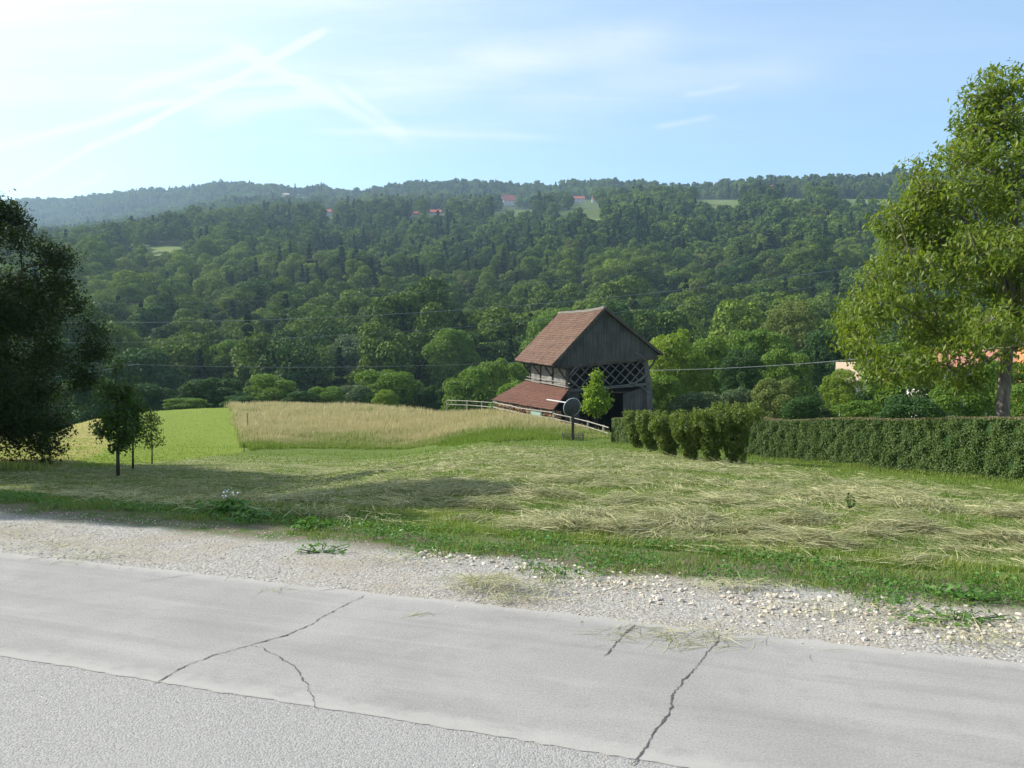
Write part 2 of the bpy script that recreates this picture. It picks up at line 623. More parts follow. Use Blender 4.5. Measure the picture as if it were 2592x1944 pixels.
def m_concrete():
    m, t = newmat('worn_concrete')
    pos, s, tt = s_coord(t)
    n1 = t.noise(pos, 0.8, 6, 0.65, 0.6)
    n2 = t.noise(pos, 7, 6, 0.65)
    n3 = t.noise(pos, 230, 3, 0.75)
    c = t.mix(t.ramp(n1, 0.3, 0.7), (0.24, 0.23, 0.215), (0.305, 0.293, 0.275))
    c = t.mix(t.ramp(n2, 0.50, 0.72, 0, 0.45), c, (0.215, 0.21, 0.20))
    n4 = t.noise(pos, 85, 4, 0.7)
    c = t.mix(t.ramp(n4, 0.50, 0.64, 0, 0.40), c, (0.15, 0.148, 0.14))
    c = t.mix(t.ramp(n4, 0.50, 0.36, 0, 0.32), c, (0.40, 0.385, 0.36))
    c = t.mix(t.ramp(n3, 0.60, 0.72, 0, 0.55), c, (0.16, 0.155, 0.15))
    c = t.mix(t.ramp(n3, 0.40, 0.28, 0, 0.5), c, (0.46, 0.45, 0.43))
    st_ = t.n('ShaderNodeCombineXYZ')
    t.set(st_.inputs[0], t.math('MULTIPLY', tt, 0.35))
    t.set(st_.inputs[1], t.math('MULTIPLY', s, 5.0))
    wear = t.noise(st_.outputs[0], 1.0, 5, 0.65, 0.4)
    c = t.mix(t.ramp(wear, 0.48, 0.66, 0, 0.32), c, (0.19, 0.186, 0.178))
    c = t.mix(t.ramp(wear, 0.46, 0.32, 0, 0.30), c, (0.37, 0.355, 0.33))
    # dust drifted against both edges
    e1 = t.ramp(t.math('ADD', s, t.math('MULTIPLY', t.math('SUBTRACT', n2, 0.5), 0.25)), -0.16, 0.0)
    e2 = t.ramp(t.math('ADD', s, t.math('MULTIPLY', t.math('SUBTRACT', n2, 0.5), 0.30)), -1.45, -1.62)
    c = t.mix(t.math('MULTIPLY', t.math('MAXIMUM', e1, e2), 0.7), c, t.mix(n3, (0.28, 0.265, 0.24), (0.46, 0.44, 0.41)))
    finish(t, principled(t, c, 0.85, 0.25, t.math('ADD', n3, t.math('ADD', n4, t.math('MULTIPLY', n2, 1.2))), 0.5, 0.004))
    return m


def m_tall():
    """seeded meadow grass: green stems, straw coloured heads"""
    m, t = newmat('seeding_grass')
    a = t.n('ShaderNodeAttribute', attribute_name='tint')
    h = t.n('ShaderNodeAttribute', attribute_name='height')
    g = t.n('ShaderNodeNewGeometry')
    big = t.noise(t.mapping(g.outputs['Position'], (0.12, 0.12, 0)), 1.0, 4, 0.6)
    dry = t.math('ADD', t.math('MULTIPLY', h.outputs['Fac'], 0.75), t.math('MULTIPLY', t.math('SUBTRACT', big, 0.45), 1.1))
    dry = t.math('ADD', dry, t.math('MULTIPLY', t.math('SUBTRACT', a.outputs['Fac'], 0.5), 0.3))
    sp = t.n('ShaderNodeSeparateXYZ')
    t.set(sp.inputs[0], g.outputs['Position'])
    edge = t.math('ADD', sp.outputs[1], t.math('MULTIPLY', t.math('SUBTRACT', big, 0.5), 18))
    dry = t.math('ADD', dry, t.ramp(edge, 42, 66, -0.60, 0.16))
    c = t.mix(t.ramp(dry, 0.05, 0.75), (0.17, 0.25, 0.035), (0.50, 0.43, 0.22))
    sh = principled(t, c, 0.8, 0.15)
    tr = t.n('ShaderNodeBsdfTranslucent')
    t.set(tr.inputs[0], c)
    mx = t.n('ShaderNodeMixShader')
    mx.inputs[0].default_value = 0.3
    t.set(mx.inputs[1], sh)
    t.set(mx.inputs[2], tr.outputs[0])
    finish(t, mx.outputs[0])
    return m


def tile_mat(name, ca, cb, lichen):
    m, t = newmat(name)
    a = t.n('ShaderNodeAttribute', attribute_name='tint')
    g = t.n('ShaderNodeNewGeometry')
    n1 = t.noise(g.outputs['Position'], 0.7, 4, 0.6)
    n2 = t.noise(g.outputs['Position'], 14, 4, 0.6)
    c = t.mix(a.outputs['Fac'], ca, cb)
    c = t.mix(t.ramp(n1, 0.45, 0.7, 0, 0.55), c, lichen)
    c = t.mix(t.ramp(n2, 0.6, 0.8, 0, 0.5), c, lichen)
    finish(t, principled(t, c, 0.85, 0.2, n2, 0.3, 0.01))
    return m


M = {}
M['ground'] = m_ground()
M['asphalt'] = m_asphalt()
M['concrete'] = m_concrete()
M['crack'] = plain('crack_shade', (0.10, 0.093, 0.082), 0.95, 0.1, 0.3, 60)  # dark colour paints in the shade inside the road cracks
M['tall'] = m_tall()
M['straw'] = leaf_mat('dry_hay', (0.15, 0.17, 0.06), (0.52, 0.485, 0.28), trans=0.15, rough=0.75, spec=0.2, rnd=0.0, tscale=1.0)
M['turf'] = leaf_mat('short_grass', (0.07, 0.14, 0.020), (0.20, 0.27, 0.05), trans=0.3, rough=0.6, rnd=0.0, tscale=1.3)
M['verge'] = leaf_mat('verge_grass', (0.07, 0.14, 0.026), (0.32, 0.34, 0.09), trans=0.3, rough=0.55, rnd=0.0, tscale=1.3)
M['weed'] = leaf_mat('weed_leaf', (0.05, 0.13, 0.02), (0.10, 0.21, 0.035), trans=0.3, rough=0.45, rnd=0.0)
M['walnut'] = leaf_mat('walnut_leaf', (0.060, 0.110, 0.015), (0.185, 0.225, 0.024), trans=0.36, rough=0.5, spec=0.3, rnd=0.0, tscale=1.7)
M['darkleaf'] = leaf_mat('dark_broad_leaf', (0.018, 0.036, 0.009), (0.042, 0.068, 0.012), trans=0.25, rough=0.5, spec=0.2, rnd=0.0)
M['young'] = leaf_mat('young_tree_leaf', (0.035, 0.07, 0.014), (0.07, 0.12, 0.018), trans=0.3, rough=0.5, spec=0.25, rnd=0.0)
M['maple'] = leaf_mat('bright_maple_leaf', (0.13, 0.22, 0.018), (0.23, 0.32, 0.03), trans=0.38, rough=0.5, rnd=0.0, tscale=1.3)
M['hedge'] = leaf_mat('hedge_leaf', (0.045, 0.085, 0.016), (0.105, 0.155, 0.035), trans=0.2, rough=0.5, spec=0.25, rnd=0.0)
M['hedgetop'] = leaf_mat('clipped_hedge_twig', (0.12, 0.12, 0.05), (0.22, 0.18, 0.10), trans=0.1, rough=0.7, rnd=0.0)
M['bush'] = leaf_mat('bush_leaf', (0.07, 0.115, 0.022), (0.17, 0.21, 0.045), trans=0.3, rough=0.5, rnd=0.15)
M['broad'] = leaf_mat('forest_broadleaf', (0.016, 0.055, 0.014), (0.170, 0.235, 0.028), (0.13, 0.155, 0.04), trans=0.17, rough=0.65, spec=0.12, rnd=0.6, locscale=0.006, tscale=1.3)
M['conifer'] = leaf_mat('forest_conifer', (0.017, 0.042, 0.018), (0.036, 0.068, 0.022), (0.07, 0.055, 0.03), trans=0.06, rough=0.75, spec=0.1, rnd=0.6)
M['edge_a'] = leaf_mat('edge_tree_leaf', (0.085, 0.155, 0.024), (0.15, 0.235, 0.034), trans=0.26, rough=0.55, spec=0.15, rnd=0.5, tscale=1.3)
M['edge_grey'] = leaf_mat('willow_leaf', (0.085, 0.13, 0.06), (0.14, 0.19, 0.09), trans=0.25, rough=0.55, spec=0.15, rnd=0.3, tscale=1.2)
M['edge_dark'] = leaf_mat('edge_dark_leaf', (0.030, 0.07, 0.020), (0.06, 0.12, 0.03), trans=0.22, rough=0.55, spec=0.15, rnd=0.4)
M['edge_lime'] = leaf_mat('lime_green_leaf', (0.13, 0.20, 0.02), (0.20, 0.27, 0.035), trans=0.35, rough=0.55, rnd=0.3, tscale=1.3)
M['edge_yellow'] = leaf_mat('yellowish_leaf', (0.10, 0.145, 0.038), (0.18, 0.205, 0.055), trans=0.3, rough=0.6, rnd=0.3)
M['bark'] = bark_mat('rough_bark', (0.10, 0.085, 0.07), (0.24, 0.21, 0.18))
M['bark_dark'] = bark_mat('dark_bark', (0.035, 0.03, 0.025), (0.09, 0.075, 0.06))
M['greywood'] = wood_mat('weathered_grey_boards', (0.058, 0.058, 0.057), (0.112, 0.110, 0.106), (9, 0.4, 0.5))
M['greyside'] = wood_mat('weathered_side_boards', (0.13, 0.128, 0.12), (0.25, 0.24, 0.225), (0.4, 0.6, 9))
M['beam'] = wood_mat('dark_timber', (0.055, 0.045, 0.038), (0.11, 0.09, 0.075), (5, 5, 5))
M['brace'] = wood_mat('grey_timber', (0.085, 0.086, 0.085), (0.15, 0.15, 0.148), (5, 5, 5))
M['palewood'] = wood_mat('pale_fence_wood', (0.22, 0.205, 0.17), (0.40, 0.37, 0.31), (3, 3, 12))
M['tile'] = tile_mat('clay_tiles', (0.080, 0.044, 0.031), (0.175, 0.098, 0.066), (0.15, 0.11, 0.075))
M['tile2'] = tile_mat('lean_to_tiles', (0.088, 0.040, 0.027), (0.145, 0.066, 0.045), (0.12, 0.065, 0.045))
M['ridge'] = plain('ridge_mortar', (0.24, 0.22, 0.19), 0.9, 0.2, 0.3, 10)
M['white'] = plain('white_sheet', (0.78, 0.78, 0.76), 0.5, 0.4, 0.05)
M['dish'] = plain('dish_metal', (0.05, 0.053, 0.056), 0.6, 0.3, 0.25, 12)
M['dishlight'] = plain('dish_rim_metal', (0.5, 0.53, 0.56), 0.35, 0.5, 0.1)
M['post'] = plain('dark_post', (0.06, 0.05, 0.042), 0.8, 0.2, 0.3, 20)
M['wire'] = plain('dark_wire', (0.05, 0.06, 0.05), 0.6, 0.3, 0.1)
M['cable'] = plain('cable_metal', (0.16, 0.18, 0.19), 0.5, 0.5, 0.05)
M['log'] = plain('split_logs', (0.42, 0.24, 0.12), 0.85, 0.2, 0.6, 9, 0.8)
M['logdark'] = plain('weathered_logs', (0.18, 0.12, 0.08), 0.9, 0.2, 0.6, 9, 0.8)
M['tarp'] = plain('pale_green_tarp', (0.22, 0.30, 0.24), 0.5, 0.4, 0.1)
M['stone'] = leaf_mat('limestone', (0.36, 0.31, 0.25), (0.72, 0.66, 0.56), trans=0, rough=0.9, spec=0.2, rnd=0.0)
M['plaster'] = plain('white_plaster', (0.70, 0.69, 0.66), 0.9, 0.2, 0.06, 3)
M['plaster_o'] = plain('orange_brickwork', (0.55, 0.24, 0.11), 0.9, 0.2, 0.15, 6)
M['redroof'] = plain('red_roof_tiles', (0.36, 0.10, 0.07), 0.8, 0.2, 0.15, 2)
M['tanroof'] = plain('tan_roof', (0.50, 0.38, 0.26), 0.8, 0.2, 0.15, 5)
M['salmonroof'] = plain('salmon_roof', (0.48, 0.22, 0.15), 0.8, 0.2, 0.15, 5)
M['farplaster'] = plain('aged_plaster', (0.46, 0.44, 0.41), 0.9, 0.2, 0.06, 3)
M['pane'] = plain('dark_window_glass', (0.03, 0.035, 0.04), 0.15, 0.6, 0.05)
M['flower'] = plain('white_petals', (0.78, 0.78, 0.74), 0.7, 0.3, 0.05)

# ------------------------------------------------------------------ ground sheet
NTT = 460
tt = np.sinh(np.linspace(-1.55, 1.55, NTT)) * 1.3 / math.sinh(1.55) * 1.05
wrow = np.concatenate([np.linspace(0.5, 13, 14)[:-1], 13 * (6000 / 13) ** (np.linspace(0, 1, 640) ** 1.0)])
TT, WW = np.meshgrid(tt, wrow)
GX = TT * (WW + 14)
GY = WW - 14 + 3
GZ = H(GX, GY)
GZ = np.where(GY < 2, np.minimum(GZ, np.where(SV(GX, GY) < 0, -0.09, GZ)), GZ)
hay = np.ones_like(GX)
sG = SV(GX, GY)
hd = np.full_like(GX, 99.0)
for (ax, ay), (bx, by) in zip(HEDGE[:-1], HEDGE[1:]):
    ux, uy = bx - ax, by - ay
    q = np.clip(((GX - ax) * ux + (GY - ay) * uy) / (ux * ux + uy * uy), 0, 1)
    hd = np.minimum(hd, np.hypot(GX - ax - q * ux, GY - ay - q * uy))
hay *= sstep(hd, 1.5, 6.0)
hay *= 1 - sstep(sG, 24, 34)
hay *= 0.25 + 0.75 * sstep(sG, 2.5, 4.5)
green_a = (inside(GREENF, GX, GY)).astype(float)
tan_a = inside(TANF, GX, GY).astype(float)
green_a[inside(TALL, GX, GY)] = 0
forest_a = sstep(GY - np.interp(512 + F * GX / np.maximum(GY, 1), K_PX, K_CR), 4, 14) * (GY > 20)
clear_a = clearing(GX, GY, GZ, 1.0)
nr, nc = GX.shape


def grid_sheet(name, r0, r1):
    n = r1 - r0
    idx = np.arange(n * nc).reshape(n, nc)
    f = np.stack([idx[:-1, :-1], idx[:-1, 1:], idx[1:, 1:], idx[1:, :-1]], -1).reshape(-1, 4)
    v = np.stack([GX[r0:r1], GY[r0:r1], GZ[r0:r1]], -1).reshape(-1, 3)
    sl = slice(r0, r1)
    return mesh_np(name, v, f, M['ground'], smooth=True, attrs={'hay': hay[sl].ravel(), 'greenfield': green_a[sl].ravel(), 'tanfield': tan_a[sl].ravel(),
                                                                  'forest': forest_a[sl].ravel(), 'clearing': clear_a[sl].ravel()})


split = int(np.argmax(GY[:, 0] > 170))
tag(grid_sheet('ground', 0, split + 1), kind='structure')
tag(grid_sheet('hills', split, nr), kind='structure')

# ------------------------------------------------------------------ road: rough asphalt lane and concrete strip
rr = rs(3)


def strip_sheet(name, s_lo, s_hi, z, mat, jag_lo, jag_hi, t0=-30, t1=30, step=0.04):
    ts = np.arange(t0, t1, step)
    jl = sum(np.sin(ts * k * 6.3 + p) * a for k, p, a in ((0.5, 1, .4), (1.7, 2, .3), (5, 3, .25), (11, 0, .2))) * jag_lo + rr.randn(len(ts)) * jag_lo * 0.3
    jh = sum(np.sin(ts * k * 6.3 + p) * a for k, p, a in ((0.4, 4, .4), (1.3, 2, .3), (4, 1, .25), (9, 0, .2))) * jag_hi + rr.randn(len(ts)) * jag_hi * 0.3
    cols = []
    for q in (0, 0.33, 0.66, 1):
        s = (s_lo + jl) * (1 - q) + (s_hi + jh) * q
        x, y = from_st(s, ts)
        cols.append(np.stack([x, y, np.full_like(x, z)], -1))
    # skirt on both edges gives the slab its thickness
    lo = cols[0].copy(); lo[:, 2] -= 0.05
    hi = cols[-1].copy(); hi[:, 2] -= 0.05
    cols = [lo] + cols + [hi]
    v = np.stack(cols, 1)
    n, k = v.shape[:2]
    idx = np.arange(n * k).reshape(n, k)
    f = np.stack([idx[:-1, :-1], idx[1:, :-1], idx[1:, 1:], idx[:-1, 1:]], -1).reshape(-1, 4)
    return tag(mesh_np(name, v.reshape(-1, 3), f, mat), kind='structure')


strip_sheet('asphalt_road', -9.0, -1.50, -0.004, M['asphalt'], 0.0, 0.006, step=0.2)
strip_sheet('concrete_road', -1.62, 0.0, 0.0, M['concrete'], 0.010, 0.022)

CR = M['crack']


def road_pt(px, py, z=0.0):
    d = pix_ray(px, py)
    k = (z - EYE) / d[2]
    return np.array([d[0] * k, d[1] * k, z])


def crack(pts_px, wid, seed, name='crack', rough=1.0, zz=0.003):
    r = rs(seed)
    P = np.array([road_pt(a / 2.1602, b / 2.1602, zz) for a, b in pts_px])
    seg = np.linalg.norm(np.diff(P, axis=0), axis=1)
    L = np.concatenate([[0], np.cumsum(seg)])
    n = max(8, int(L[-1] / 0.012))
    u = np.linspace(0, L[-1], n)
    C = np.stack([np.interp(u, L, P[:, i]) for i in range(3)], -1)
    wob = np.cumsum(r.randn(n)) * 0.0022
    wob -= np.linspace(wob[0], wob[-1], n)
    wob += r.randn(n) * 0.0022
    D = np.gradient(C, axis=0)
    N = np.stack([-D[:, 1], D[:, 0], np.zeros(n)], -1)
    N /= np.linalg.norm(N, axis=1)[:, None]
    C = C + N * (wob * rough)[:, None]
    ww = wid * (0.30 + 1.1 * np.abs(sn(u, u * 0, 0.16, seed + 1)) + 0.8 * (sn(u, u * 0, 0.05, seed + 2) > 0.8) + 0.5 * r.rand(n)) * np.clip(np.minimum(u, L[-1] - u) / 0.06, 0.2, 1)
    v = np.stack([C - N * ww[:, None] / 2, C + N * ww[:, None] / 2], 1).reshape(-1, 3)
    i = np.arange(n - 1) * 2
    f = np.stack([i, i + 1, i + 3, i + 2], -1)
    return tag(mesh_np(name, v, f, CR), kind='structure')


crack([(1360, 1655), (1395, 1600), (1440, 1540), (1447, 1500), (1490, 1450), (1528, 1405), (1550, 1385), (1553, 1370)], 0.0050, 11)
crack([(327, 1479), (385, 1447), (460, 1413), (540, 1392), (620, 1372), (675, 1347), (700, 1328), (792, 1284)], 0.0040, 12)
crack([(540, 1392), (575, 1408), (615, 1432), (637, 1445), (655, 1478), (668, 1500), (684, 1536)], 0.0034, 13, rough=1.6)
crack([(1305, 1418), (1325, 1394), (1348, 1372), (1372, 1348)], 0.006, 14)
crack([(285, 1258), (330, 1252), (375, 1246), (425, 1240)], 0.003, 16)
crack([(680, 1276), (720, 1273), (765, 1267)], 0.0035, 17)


# ------------------------------------------------------------------ ribbons: blades and straws
def ribbons(C, Wd, prof, tint, extra=None):
    """C (n,k,3) centre lines, Wd (n,3) half-width vectors, prof (k,) width profile"""
    n, k = C.shape[:2]
    off = Wd[:, None, :] * np.asarray(prof)[None, :, None]
    v = np.stack([C - off, C + off], 2).reshape(n, k * 2, 3)
    base = np.arange(n)[:, None, None] * (2 * k)
    j = np.arange(k - 1)[None, :, None] * 2
    q = np.array([0, 1, 3, 2])[None, None, :]
    f = (base + j + q).reshape(-1, 4)
    return v.reshape(-1, 3), f, np.repeat(tint, 2 * k)


def upright(x, y, h, w_, lean, tint, r, k=3, mat=None, name='grass', bend=0.5, hattr=False):
    n = len(x)
    z = H(x, y)
    a = r.rand(n) * 2 * PI
    ld = np.stack([np.cos(a), np.sin(a), np.zeros(n)], -1) * (lean * h * r.rand(n))[:, None]
    us = np.linspace(0, 1, k)
    C = np.zeros((n, k, 3))
    for i, u in enumerate(us):
        C[:, i, 0] = x + ld[:, 0] * u ** 1.7
        C[:, i, 1] = y + ld[:, 1] * u ** 1.7
        C[:, i, 2] = z - 0.01 + h * (u - bend * 0.35 * u * u * (np.linalg.norm(ld, axis=1) / np.maximum(h, 1e-6)))
    b = a + PI / 2 + r.randn(n) * 0.5
    Wd = np.stack([np.cos(b), np.sin(b), np.zeros(n)], -1) * (w_ / 2)[:, None]
    prof = {3: [1, 0.85, 0.12], 4: [0.5, 1, 0.8, 0.1]}[k]
    return ribbons(C, Wd, prof, tint), np.tile(np.repeat(us, 2), n)


def lying(x, y, zoff, ln, w_, tint, r, dirmean=None, k=3, tilt=0.15):
    n = len(x)
    a = r.rand(n) * 2 * PI if dirmean is None else dirmean + r.randn(n) * 0.55
    tl = r.randn(n) * tilt
    bow = np.abs(r.randn(n)) * 0.12
    C = np.zeros((n, k, 3))
    cz = r.randn(n) * 0.25
    for i, u in enumerate(np.linspace(-0.5, 0.5, k)):
        px = x + np.cos(a) * ln * u - np.sin(a) * ln * cz * (u * u) * 1.2
        py = y + np.sin(a) * ln * u + np.cos(a) * ln * cz * (u * u) * 1.2
        C[:, i, 0] = px
        C[:, i, 1] = py
        C[:, i, 2] = np.maximum(H(px, py) + 0.004, H(x, y) + zoff + ln * u * tl + ln * bow * (0.25 - u * u))
    Wd = np.stack([-np.sin(a), np.cos(a), r.randn(n) * 0.5], -1)
    Wd /= np.linalg.norm(Wd, axis=1)[:, None]
    Wd *= (w_ / 2)[:, None]
    return ribbons(C, Wd, [0.7, 1, 0.5][:k], tint)


def sample_view(n, ylo, yhi, r, tmax=0.74, p=1.0):
    """points spread over the ground, denser towards the road; p sets how fast they thin out with distance"""
    u = r.rand(n)
    y = 1 / (1 / ylo ** p + u * (1 / yhi ** p - 1 / ylo ** p)) ** (1 / p)
    t = (r.rand(n) * 2 - 1) * tmax
    return t * (y + 2.0), y


# tall seeded meadow
r = rs(21)
x, y = sample_view(330000, 33, 118, r, 0.45, 1.0)
k = inside(TALL, x + 0.45 * fbm(x, y, 2.5, 6), y + 0.4 * fbm(x, y, 1.8, 7))
x, y = x[k], y[k]
el_ = np.array([p[:2] for p in TALL[:6]])
yl = np.interp(x / y, el_[:, 0] / el_[:, 1], el_[:, 1])
h = (0.62 + 0.35 * r.rand(len(x))) * (0.85 + 0.25 * fbm(x, y, 7, 3)) * (0.25 + 0.75 * np.clip((y - yl) / 14, 0, 1) ** 0.8)
wd = 0.010 + 0.00042 * y * (0.6 + r.rand(len(x)))
(v, f, tn), hh = upright(x, y, h, wd, 0.38, r.rand(len(x)), r, 4)
tag(mesh_np('tall_grass', v, f, M['tall'], tn, attrs={'height': hh}), 'tall seeding meadow grass turning straw coloured around the barn side of the field', 'grass', kind='stuff')

# the two mown fields on the left: short nap so they are not a bare sheet
r = rs(22)
x, y = sample_view(90000, 30, 120, r, 0.72, 1.0)
k = inside(GREENF, x, y) & ~inside(TALL, x, y)
x, y = x[k], y[k]
h = 0.04 + 0.05 * r.rand(len(x))
isT = inside(TANF, x, y)
(v, f, tn), hh = upright(x, y, h, 0.01 + 0.0006 * y, 0.6, np.clip(0.72 + 0.28 * r.rand(len(x)) + 0.15 * fbm(x, y, 6, 4) + isT * 0.3, 0, 1), r, 3)
tag(mesh_np('field_grass', v, f, M['turf'], tn), 'short bright green grass of the mown field beyond the young trees', 'grass', kind='stuff')

# mown meadow: stubble
r = rs(23)
x, y = sample_view(330000, 6.5, 50, r, 0.74, 0.9)
s = SV(x, y)
k = (s > 2.2) & ~inside(TALL, x, y) & ~inside(GREENF, x, y) & (y < 48)
x, y, s = x[k], y[k], s[k]
h = (0.03 + 0.05 * r.rand(len(x))) * (1 + 0.5 * (s > 25))
patch = fbm(x, y, 3.5, 77)
tin = np.clip(0.5 + 0.35 * patch + 0.25 * r.randn(len(x)), 0, 1)
(v, f, tn), hh = upright(x, y, h, 0.003 + 0.00055 * y, 0.7, tin, r, 3)
tag(mesh_np('meadow_stubble', v, f, M['turf'], tn), 'short green stubble of the mown meadow between road verge and hedge', 'grass', kind='stuff')

# hay strewn on the meadow
r = rs(24)
x, y = sample_view(420000, 6.5, 42, r, 0.74, 1.05)
s = SV(x, y)
dens = fbm(x * 0.8 + y * 0.25, y * 1.5, 3.2, 41)          # swathes roughly along the hedge side
dens = dens + 0.4 * sn(x, y, 0.8, 44)
hdp = np.full_like(x, 99.0)
for (ax, ay), (bx, by) in zip(HEDGE[:-1], HEDGE[1:]):
    ux, uy = bx - ax, by - ay
    q = np.clip(((x - ax) * ux + (y - ay) * uy) / (ux * ux + uy * uy), 0, 1)
    hdp = np.minimum(hdp, np.hypot(x - ax - q * ux, y - ay - q * uy))
prob = np.clip(0.42 + 0.95 * dens, 0.05, 1) * sstep(s, 1.9, 3.4) * (1 - sstep(s, 22, 31)) * sstep(hdp, 1.8, 5.5)
prob *= np.where(x < -2, 0.55, 1.0)
k = (r.rand(len(x)) < prob) & ~inside(GREENF, x, y) & ~inside(TALL, x, y)
x, y, dens = x[k], y[k], dens[k]
nn = len(x)
zo = np.clip(0.02 + 0.17 * np.clip(dens, 0, 1.6) * r.rand(nn) + 0.01 * r.rand(nn), 0.01, 0.3)
ln = (0.10 + 0.28 * r.rand(nn) ** 1.5)
cl = np.clip(0.40 + 0.30 * r.randn(nn) + 0.12 * sn(x, y, 1.5, 55), 0, 1)
bright = r.rand(nn) < 0.04
cl[bright] = 1.0
v, f, tn = lying(x, y, zo, ln, 0.0022 + 0.00035 * y + 0.002 * bright, cl, r, dirmean=sn(x, y, 2.6, 61) * 1.3 - 0.3)
tag(mesh_np('hay', v, f, M['straw'], tn), 'cut hay lying in loose swathes over the mown meadow', 'hay', kind='stuff')

# verge: grass, clover and weeds beside the gravel
r = rs(25)
n = 150000
t_ = r.rand(n) * 34 - 9
wside = np.interp(t_, [-9, 0, 2, 4, 7, 12, 25], [3.6, 3.7, 3.6, 3.3, 2.7, 2.3, 2.3])
lo = np.interp(t_, [-9, 0, 2.2, 3.0, 4, 7, 12], [1.62, 1.62, 1.40, 0.98, 0.98, 0.90, 0.84])
lo = lo + 0.22 * sn(t_, t_ * 0, 1.3, 9) + 0.1 * sn(t_, t_ * 0, 0.4, 10)
q = r.rand(n)
s_ = lo + (wside - lo) * q
x, y = from_st(s_, t_)
pt = fbm(x, y, 0.9, 15)
keep = r.rand(n) < np.clip(0.55 + 0.6 * pt, 0.12, 1)
x, y, q, pt, t_ = x[keep], y[keep], q[keep], pt[keep], t_[keep]
nn = len(x)
h = (0.03 + 0.075 * r.rand(nn)) * (0.6 + 0.5 * q + 0.35 * np.clip(pt, -1, 1))
tin = np.clip(0.18 + 0.5 * q ** 2 + 0.18 * r.randn(nn) + 0.15 * pt, 0, 1)
(v, f, tn), hh = upright(x, y, h, 0.004 + 0.004 * r.rand(nn), 0.8, tin, r, 3)
tag(mesh_np('verge_grass', v, f, M['verge'], tn), 'green grass growing along the road verge behind the stones', 'grass', kind='stuff')

n = 52000
t_ = r.rand(n) * 34 - 9
lo = np.interp(t_, [-9, 0, 2.2, 3.0, 4, 7, 12], [1.8, 1.8, 1.65, 1.1, 1.2, 1.05, 0.95]) + 0.22 * sn(t_, t_ * 0, 1.3, 9)
s_ = lo - 0.42 * (r.rand(n) < 0.22) * (t_ > 2) * r.rand(n) + (np.interp(t_, [-9, 0, 4, 8, 20], [1.0, 1.2, 1.3, 1.0, 0.9])) * r.rand(n) ** 1.2
x, y = from_st(s_, t_)
pt = fbm(x, y, 1.1, 19)
keep = r.rand(n) < np.clip(0.5 + 0.8 * pt, 0.02, 1)
x, y, pt = x[keep], y[keep], pt[keep]
nn = len(x)


def leaf_quads(P, N, size, asp, r, droop=0.0):
    """rhombic leaves: P centres, N normals"""
    n = len(P)
    N = N / np.maximum(np.linalg.norm(N, axis=1), 1e-6)[:, None]
    a = r.randn(n, 3)
    if droop:
        a[:, 2] -= droop
    T = a - N * np.sum(a * N, 1)[:, None]
    T /= np.maximum(np.linalg.norm(T, axis=1), 1e-6)[:, None]
    B = np.cross(N, T)
    L = (size / 2)[:, None]
    W_ = L * asp
    fold = N * (W_ * 0.35)
    v = np.stack([P - T * L, P + B * W_ + fold - T * L * 0.1, P + T * L, P - B * W_ + fold - T * L * 0.1], 1)
    f = np.arange(n * 4).reshape(n, 4)
    return v.reshape(-1, 3), f


P = np.stack([x, y, H(x, y) + 0.02 + 0.055 * r.rand(nn) * (0.7 + 0.4 * np.clip(pt, 0, 1))], -1)
Nn = np.stack([r.randn(nn) * 0.45, r.randn(nn) * 0.45, np.ones(nn)], -1)
v, f = leaf_quads(P, Nn, 0.018 + 0.02 * r.rand(nn), 0.8, r)
tag(mesh_np('clover', v, f, M['weed'], np.repeat(r.rand(nn), 4)), 'low clover and broad leaved weeds at the gravel edge', 'weeds', kind='stuff')

# tufts of loose hay dropped on gravel and road edge
r = rs(26)
vs, fs, ts = [], [], []
o_ = 0
for (px, py, rad_, cnt, zt) in [(502, 589, 0.30, 420, .09), (478, 583, 0.16, 120, .05), (520, 600, 0.2, 90, .03), (740, 585, 0.25, 200, .05), (700, 640, 0.35, 110, .02), (655, 632, 0.25, 70, .015),
                                (1000, 640, 0.4, 160, .03), (95, 556, 0.35, 110, .02), (60, 545, 0.5, 130, .02), (275, 590, .12, 14, .01), (400, 560, 0.4, 110, .03), (610, 580, 0.5, 140, .03),
                                (30, 530, 0.6, 120, .02), (860, 610, .5, 160, .03), (950, 620, .4, 120, .03), (420, 615, .05, 10, .006)]:
    c = road_pt(px, py)
    x = c[0] + r.randn(cnt) * rad_ * 0.7
    y = c[1] + r.randn(cnt) * rad_ * 0.28
    v, f, tn = lying(x, y, 0.014 + zt * r.rand(cnt), 0.06 + 0.16 * r.rand(cnt), np.full(cnt, 0.0032), np.clip(0.55 + 0.35 * r.randn(cnt), 0, 1), r, tilt=0.2)
    v[:, 2] = np.maximum(v[:, 2], 0.004)
    vs.append(v); fs.append(f + o_); ts.append(tn); o_ += len(v)
tag(mesh_np('loose_hay', np.concatenate(vs), np.concatenate(fs), M['straw'], np.concatenate(ts)), 'wisps of loose hay dropped on the gravel and road edge', 'hay', kind='stuff')

